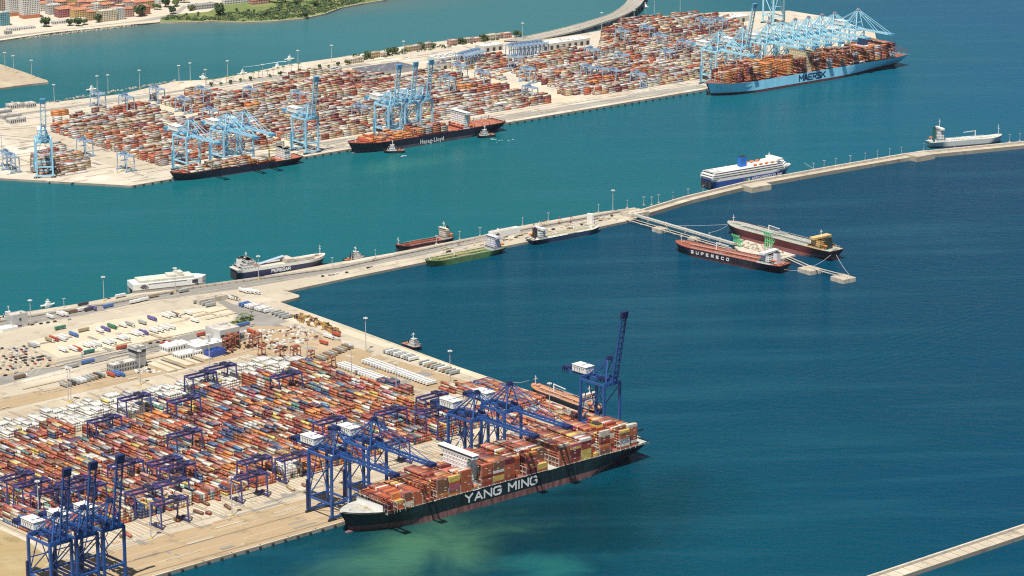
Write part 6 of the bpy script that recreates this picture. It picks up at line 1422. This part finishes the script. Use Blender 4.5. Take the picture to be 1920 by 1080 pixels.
# ------------------------------------------------------------ trees
LEAFM = [pm('foliage_dark', (.045, .085, .03), .8, vary=.5, scale=.25), pm('foliage_mid', (.08, .13, .035), .8, vary=.5, scale=.25), pm('foliage_olive', (.15, .17, .06), .8, vary=.45, scale=.25)]; BARK = pm('bark', (.14, .10, .07), .9)
def make_tree(h, rad, mi, seed, n=520):
    r_ = random.Random(seed); rt = empty('tree', 0, 0, 0, 0, 'x', 'tree'); m = MB(); m.cyl((0, 0, -.3), (0, 0, h * .45), rad * .09, rad * .05, 7)
    cl = []
    for k in range(9):
        t = r_.uniform(0, 6.28); e = r_.uniform(.2, .75) * rad; z = h * r_.uniform(.45, .85); c = (e * math.cos(t), e * math.sin(t), z); m.beam((0, 0, h * .35), c, rad * .05); cl.append((c, rad * r_.uniform(.35, .6)))
    m.build('trunk', [BARK], rt); m = MB()
    for c, rr in cl:
        for q in range(n // 9):
            d = Vector((r_.gauss(0, 1), r_.gauss(0, 1), r_.gauss(0, .8))).normalized() * rr * r_.uniform(.55, 1.05); p = Vector(c) + d; s = rad * r_.uniform(.07, .14)
            u = Vector((r_.uniform(-1, 1), r_.uniform(-1, 1), r_.uniform(-.4, .4))).normalized(); w_ = d.cross(u).normalized()
            m.poly([p - u * s - w_ * s, p + u * s - w_ * s, p + u * s * .7 + w_ * s, p - u * s * .7 + w_ * s], 0 if r_.random() < .6 else 1)
    m.build('crown', [LEAFM[mi], LEAFM[(mi + 1) % 3]], rt); return rt
def make_palm(h, seed):
    r_ = random.Random(seed); rt = empty('palm_tree', 0, 0, 0, 0, 'x', 'palm tree'); m = MB(); m.cyl((0, 0, -.3), (.3, 0, h), .35, .22, 6); m.build('trunk', [BARK], rt); m = MB()
    for k in range(13):
        t = k * 6.283 / 13 + r_.uniform(-.2, .2); L_ = h * .36; pr = Vector((.3, 0, h)); 
        for q in range(3):
            f = (q + 1) / 3; nx_ = Vector((.3 + L_ * f * math.cos(t), L_ * f * math.sin(t), h + L_ * (.45 * f - .85 * f * f))); sdv = Vector((-math.sin(t), math.cos(t), 0)) * .45; m.poly([pr - sdv, nx_ - sdv, nx_ + sdv, pr + sdv]); pr = nx_
    m.build('fronds', [LEAFM[1]], rt); return rt
trees = [make_tree(13, 9, 0, 1), make_tree(10, 7, 1, 2), make_tree(8, 6, 2, 3)]
TL = [(83, 50, 0, 1.25, 'big dark round tree beside the low white shed'), (130, 48, 0, .9, 'tree left of the trio in front of the long low hall'), (144, 49, 0, 1.0, 'middle tree in front of the long low hall'), (158, 46, 1, 1.05, 'tree right of the trio in front of the ochre block'), (185, 42, 0, .95, 'dark tree at the left foot of the cream seafront block'), (264, 31, 0, 1.35, 'large dark green tree right of the seafront row'),
      (255, 22, 1, .9, 'tree behind the large dark one'), (325, 26, 0, .9, 'round dark shrub-like tree at the bend of the road'), (349, 30, 2, .55, 'small bush right of the road bend'), (359, 20, 1, 1.0, 'tree standing by the pavilion'), (372, 27, 2, .5, 'low bush below the pavilion'), (414, 29, 0, 1.3, 'tall bluish-green tree above the shore step'), (443, 20, 2, .6, 'small round tree in the sand garden, left'), (466, 22, 2, .6, 'small round tree in the sand garden, middle'), (476, 22, 2, .5, 'small round tree in the sand garden, right'),
      (410, 20, 0, 1.1, 'tree right of the pavilion'), (330, 12, 1, 1.2, 'tree above the bend in the road'), (345, 5, 1, 1.3, 'tree at the top edge above the pavilion'), (295, 18, 1, 1.1, 'tree between the ochre block and the meadow'), (310, 13, 0, 1.2, 'dark tree left of the meadow near the top'), (520, 6, 0, 1.5, 'dark tree mass right of the villa with reddish roof'), (535, 5, 0, 1.4, 'dark tree second right of the reddish villa'), (505, 4, 0, 1.2, 'dark tree touching the reddish villa'),
      (571, 33, 0, .7, 'dark round bush at the shore below the pale meadow'), (500, 28, 1, .8, 'green bush beside the sand garden'), (590, 12, 1, 1.0, 'tree on the slope at upper right of the meadow'), (556, 8, 2, 1.0, 'olive tree above the pale meadow')]
for px_, py_, mi, s, lab in TL:
    x, y = W(px_, py_); o = inst(trees[mi], x, y, 3, R.uniform(0, 6), lab, 'trees along the town shore'); o.scale = (s, s, s * R.uniform(.9, 1.1))
palm = make_palm(11, 5)
pl = [(388, 160), (400, 160), (413, 157), (425, 155), (437, 153), (456, 151), (475, 148), (485, 146), (502, 144), (512, 142), (521, 139), (531, 137), (546, 134), (560, 131)]
for k, (px_, py_) in enumerate(pl):
    x, y = W(px_, py_); inst(palm, x, y, 3, R.uniform(0, 6), 'palm tree in the shore road row, %s from the left' % ORD[k], 'palm trees along the shore road')
st_ = [(395, 162), (414, 160), (433, 158), (451, 153), (469, 151), (507, 145), (526, 142), (545, 140), (562, 137), (580, 133), (600, 129), (616, 127), (634, 124), (652, 122), (668, 114), (684, 112), (690, 109), (724, 104), (730, 103), (736, 101), (742, 101), (757, 100), (790, 92), (812, 90), (862, 83), (869, 82), (905, 77), (912, 76), (968, 70), (975, 69)]
for k, (px_, py_) in enumerate(st_):
    x, y = W(px_, py_); o = inst(trees[k % 2], x, y, 3, R.uniform(0, 6), 'small dark tree on the far shore road, %s from the left' % ORD[k], 'small trees along the far shore road'); s = .42 if px_ < 640 else .7; o.scale = (s, s, s * 1.2)
gp = [(445, 606), (452, 600), (458, 603), (463, 598), (470, 601), (472, 594), (455, 598)]
for k, (px_, py_) in enumerate(gp):
    x, y = W(px_, py_); o = inst(palm, x, y, 3.2, R.uniform(0, 6), 'palm in the round garden by the blue lorry, %s planted' % ORD[k], 'palms in the round garden'); o.scale = (.7, .7, .6)
fpx('garden', [(428, 606), (445, 600), (470, 592), (474, 600), (460, 607), (436, 609)], G_GREEN, 4)
# scrub: thousands of leaf tufts nobody could count
def scrub(name, poly_px, n, size, mats, lab, hmax=3):
    m = MB(); xs = [p[0] for p in poly_px]; ys = [p[1] for p in poly_px]; c = 0; cen = []
    while len(cen) < n // 26:
        p = (R.uniform(min(xs), max(xs)), R.uniform(min(ys), max(ys)))
        if inside(p, poly_px): cen.append((*W(*p), R.uniform(.5, 1.3), R.choice([0, 0, 1, 2])))
    for cx_, cy_, r_, mi in cen:
        for q in range(26):
            d = Vector((R.gauss(0, 1), R.gauss(0, 1), abs(R.gauss(0, .7)))).normalized(); p = Vector((cx_, cy_, 3)) + Vector((d.x * size * 2.6 * r_, d.y * size * 2.6 * r_, d.z * hmax * r_)); s = size * R.uniform(.35, .8)
            u = Vector((R.uniform(-1, 1), R.uniform(-1, 1), R.uniform(-.3, .3))).normalized(); w_ = d.cross(u).normalized()
            m.poly([p - u * s - w_ * s, p + u * s - w_ * s, p + u * s * .6 + w_ * s, p - u * s * .6 + w_ * s], mi)
    tag(m.build(name, mats), lab, 'scrub', kind='stuff')
scrub('scrub', [(300, 37), (315, 30), (390, 32), (420, 24), (500, 22), (520, 8), (660, -12), (740, -8), (680, 4), (640, 12), (605, 24), (570, 32), (520, 37), (460, 40), (400, 37.5), (370, 39)], 15000, 1.9, LEAFM, 'green scrub covering the low shore', 3.2)
scrub('scrub', [(340, 0), (520, -6), (640, -14), (700, -40), (300, -40), (290, 8)], 4000, 2.4, LEAFM, 'dark wooded ground along the top edge', 5)
scrub('scrub', [(655, 117), (700, 111), (760, 101), (850, 88), (960, 71), (955, 68), (850, 81), (760, 93), (680, 107)], 2600, 1.3, LEAFM, 'dark hedge line along the far shore road', 3)
scrub('shrubs', [(430, 606), (445, 600), (470, 593), (473, 600), (460, 607), (438, 608)], 900, .8, LEAFM, 'low green shrubs in the round garden', 1.6)
# rocks along the far shores
m = MB()
for (p, q, n_, sp_r) in (((0, 76), (300, 41.5), 420, .8), ((60, 196), (330, 151), 200, 1), ((640, 107), (950, 66), 260, 1), ((300, 41.5), (600, 28), 200, .5)):
    for k in range(n_):
        t = R.random(); x, y = W(p[0] + (q[0] - p[0]) * t, p[1] + (q[1] - p[1]) * t + R.uniform(-sp_r, sp_r) * .4, 1.5); s = R.uniform(1, 3); m.box(x, y, R.uniform(-1, 1.2), s, s * R.uniform(.6, 1), s * .8, R.choice([0, 1]), R.uniform(0, 3), (s * .6, s * .5))
tag(m.build('shore_rocks', [CONC, pm('rock_grey', (.3, .27, .23), .9)]), 'line of armour rocks along the shores', 'rocks', kind='stuff')
# small quay things on the near apron
m = MB()
for k in range(26):
    x, y = NF.p(-400 + 31 * k, 1.8); m.cyl((x, y, 3.05), (x, y, 3.8), .5, .6, 8)
tag(m.build('bollards', [BLACK]), 'row of black mooring bollards along the near quay edge', 'bollards', kind='stuff')
m = MB(); m.beam((*NF.p(-420, .5), 3.3), (*NF.p(375, .5), 3.3), 1.0, .6); m.beam((*W(1083, 772), 3.3), (*W(952, 723), 3.3), 1.0, .6); m.beam((*W(952, 723), 3.3), (*W(640, 609), 3.3), 1.0, .6); tag(m.build('kerb', [G_WHITE]), kind='structure')

# ------------------------------------------------------------ containers become objects
def yardlab(col, info):
    if info[0] == 'ship':
        _, bay, r, t, h = info; tier = 'top' if t == h - 1 else ['deck', 'second', 'third', 'fourth', 'fifth', 'sixth', 'seventh', 'eighth', 'ninth'][t]
        return '%s container, %s bay from bow, %s from water side, %s tier' % (col, ORD[bay], ORD[r], tier)
    _, blk, slot, r, t, h = info; tier = 'top' if t == h - 1 else ['ground', 'second', 'third', 'fourth', 'fifth'][t]
    return '%s container, %s yard block from left, %s bay from quay, %s file, %s tier' % (col, ORD[blk], ORD[slot], ORD[r], tier)
def score(c):
    if c[6] <= 0 or c[7] is None: return 1e9
    p = PJ(c[0], c[1], c[2])
    if not (0 < p[0] < 1920 and 0 < p[1] < 1078): return 1e9
    return math.hypot(c[0], c[1]) - (260 if c[7][0] == 'ship' and c[6] > 1.05 and c[6] < 3 else 0) - (120 if c[6] > 2 else 0) + (0 if c[4] > 7 else 300)
order = sorted(range(len(CONT)), key=lambda i: score(CONT[i])); single = set(i for i in order[:296] if score(CONT[i]) < 1e8)
cmesh = {}
def cont_mesh(col, ln, logo):
    key = (col, ln, logo)
    if key in cmesh: return cmesh[key]
    m = MB(); h = 2.59; L2, W2 = ln / 2, CW / 2; m.box(0, 0, 0, ln, CW, h, 0)
    for sx in (-1, 1):
        for sy in (-.62, 0, .62): m.box(sx * (L2 + .03), sy * 1.9, .1, .08, .07, h - .2, 1)
    if logo:
        for sy in (-1, 1): m.box(-L2 * .45 if logo == 1 else L2 * .2, sy * (W2 + .02), h * .55, ln * .2, .06, h * .22, 2)
    me_o = m.build('shipping_container', [MATS['container_' + col.replace(' ', '_')], STEEL, WHITE]); me = me_o.data; bpy.data.objects.remove(me_o); cmesh[key] = me; return me
for i in sorted(single):
    x, y, z, ang, ln, col, prom, info = CONT[i]
    o = bpy.data.objects.new('shipping_container', cont_mesh(col, ln, R.choice([0, 0, 1, 2]) if col not in ('white', 'cream') else 0)); sc.collection.objects.link(o); o.location = (x, y, z); o.rotation_euler = (0, 0, ang)
    tag(o, yardlab(col, info), 'container', 'containers stacked on the green ship' if info[0] == 'ship' else 'containers stacked in the near yard')
import numpy as np
rest = [c for i, c in enumerate(CONT) if i not in single]
extra = []
for c in rest:      # painted panels and name marks stand a little proud of the side walls
    if c[4] > 7 and R.random() < .4 and c[5] not in ('white', 'cream', 'light grey'):
        u = R.uniform(-.3, .3) * c[4]; extra.append((c[0] + u * math.cos(c[3]), c[1] + u * math.sin(c[3]), c[2] + 1.1, c[3], R.uniform(1, 3.2), 'white', -9, None))
rest = rest + extra; n = len(rest)
arr = np.array([(c[0], c[1], c[2], c[3], c[4]) for c in rest]); cs_, sn_ = np.cos(arr[:, 3]), np.sin(arr[:, 3])
corn = np.array([(sx, sy, sz) for sz in (0, 1) for sx, sy in ((-1, -1), (1, -1), (1, 1), (-1, 1))], float)
V = np.zeros((n, 8, 3)); lx = corn[None, :, 0] * (arr[:, 4:5] / 2); ly = np.repeat(corn[None, :, 1] * (CW / 2), n, 0)
is_x = np.array([c[6] == -9 for c in rest]); ly = ly * np.where(is_x, 1.025, 1.0)[:, None]
V[:, :, 0] = arr[:, 0:1] + lx * cs_[:, None] - ly * sn_[:, None]; V[:, :, 1] = arr[:, 1:2] + lx * sn_[:, None] + ly * cs_[:, None]; V[:, :, 2] = arr[:, 2:3] + corn[None, :, 2] * np.where(is_x, .75, 2.59)[:, None]
F = np.array([(0, 3, 2, 1), (4, 5, 6, 7), (0, 1, 5, 4), (1, 2, 6, 5), (2, 3, 7, 6), (3, 0, 4, 7)]); Fa = (F[None] + (np.arange(n) * 8)[:, None, None]).reshape(-1)
me = bpy.data.meshes.new('shipping_containers'); me.vertices.add(n * 8); me.vertices.foreach_set('co', V.reshape(-1)); me.loops.add(n * 24); me.loops.foreach_set('vertex_index', Fa.astype(np.int32))
me.polygons.add(n * 6); me.polygons.foreach_set('loop_start', np.arange(0, n * 24, 4, dtype=np.int32)); me.update(calc_edges=True)
cols = np.zeros((n, 4)); cols[:, 3] = 1
for k, c in enumerate(rest):
    j_ = R.uniform(.62, 1.2); b_ = CCOL[c[5]]; cols[k, :3] = [min(.85, v * j_ * R.uniform(.95, 1.05)) for v in b_]
ca_ = me.color_attributes.new('paint', 'FLOAT_COLOR', 'CORNER'); ca_.data.foreach_set('color', np.repeat(cols, 24, 0).astype(np.float32).reshape(-1))
m_ = bpy.data.materials.new('painted_steel_boxes'); m_.use_nodes = True; nt = m_.node_tree; b_ = nt.nodes['Principled BSDF']; b_.inputs['Roughness'].default_value = .5
at = nt.nodes.new('ShaderNodeAttribute'); at.attribute_name = 'paint'; g_ = nt.nodes.new('ShaderNodeNewGeometry'); nz = nt.nodes.new('ShaderNodeTexNoise'); nz.inputs['Scale'].default_value = .4; nz.inputs['Detail'].default_value = 4
nt.links.new(g_.outputs['Position'], nz.inputs[0]); mr_ = nt.nodes.new('ShaderNodeMapRange'); mr_.inputs[1].default_value = .3; mr_.inputs[2].default_value = .7; mr_.inputs[3].default_value = .78; mr_.inputs[4].default_value = 1.12; nt.links.new(nz.outputs[0], mr_.inputs[0])
mx_ = nt.nodes.new('ShaderNodeVectorMath'); mx_.operation = 'MULTIPLY'; nt.links.new(at.outputs['Color'], mx_.inputs[0]); nt.links.new(mr_.outputs[0], mx_.inputs[1]); g2 = nt.nodes.new('ShaderNodeSeparateXYZ'); nt.links.new(g_.outputs['Normal'], g2.inputs[0]); gt = nt.nodes.new('ShaderNodeMath'); gt.operation = 'MULTIPLY'; gt.inputs[1].default_value = .08; gt.use_clamp = True; nt.links.new(g2.outputs[2], gt.inputs[0])
du = nt.nodes.new('ShaderNodeMix'); du.data_type = 'RGBA'; nt.links.new(gt.outputs[0], du.inputs[0]); nt.links.new(mx_.outputs[0], du.inputs[6]); du.inputs[7].default_value = (.50, .43, .33, 1); nt.links.new(du.outputs[2], b_.inputs['Base Color'])
me.materials.append(m_); o = bpy.data.objects.new('shipping_containers', me); sc.collection.objects.link(o); tag(o, 'all the other stacked shipping containers in the yards and on the ships', 'containers', kind='stuff')
print('containers', len(CONT), 'single', len(single), 'objects', len(bpy.data.objects))
# ------------------------------------------------------------ air
if HAZE > 0:
    m = MB(); m.box(0, 18500, -3.2, 61000, 44000, CAMH + 20 + 3.2)
    hm_ = bpy.data.materials.new('haze'); hm_.use_nodes = True; nt = hm_.node_tree; nt.nodes.clear(); ou = nt.nodes.new('ShaderNodeOutputMaterial'); pv = nt.nodes.new('ShaderNodeVolumePrincipled')
    pv.inputs['Density'].default_value = HAZE; pv.inputs['Color'].default_value = (.82, .90, 1.0, 1); pv.inputs['Anisotropy'].default_value = .3; nt.links.new(pv.outputs[0], ou.inputs['Volume'])
    tag(m.build('haze', hm_), kind='stuff')
# drop prototypes never placed
for o in list(bpy.data.objects):
    if o.get('label') == 'x':
        for ch in list(o.children_recursive): bpy.data.objects.remove(ch)
        bpy.data.objects.remove(o)
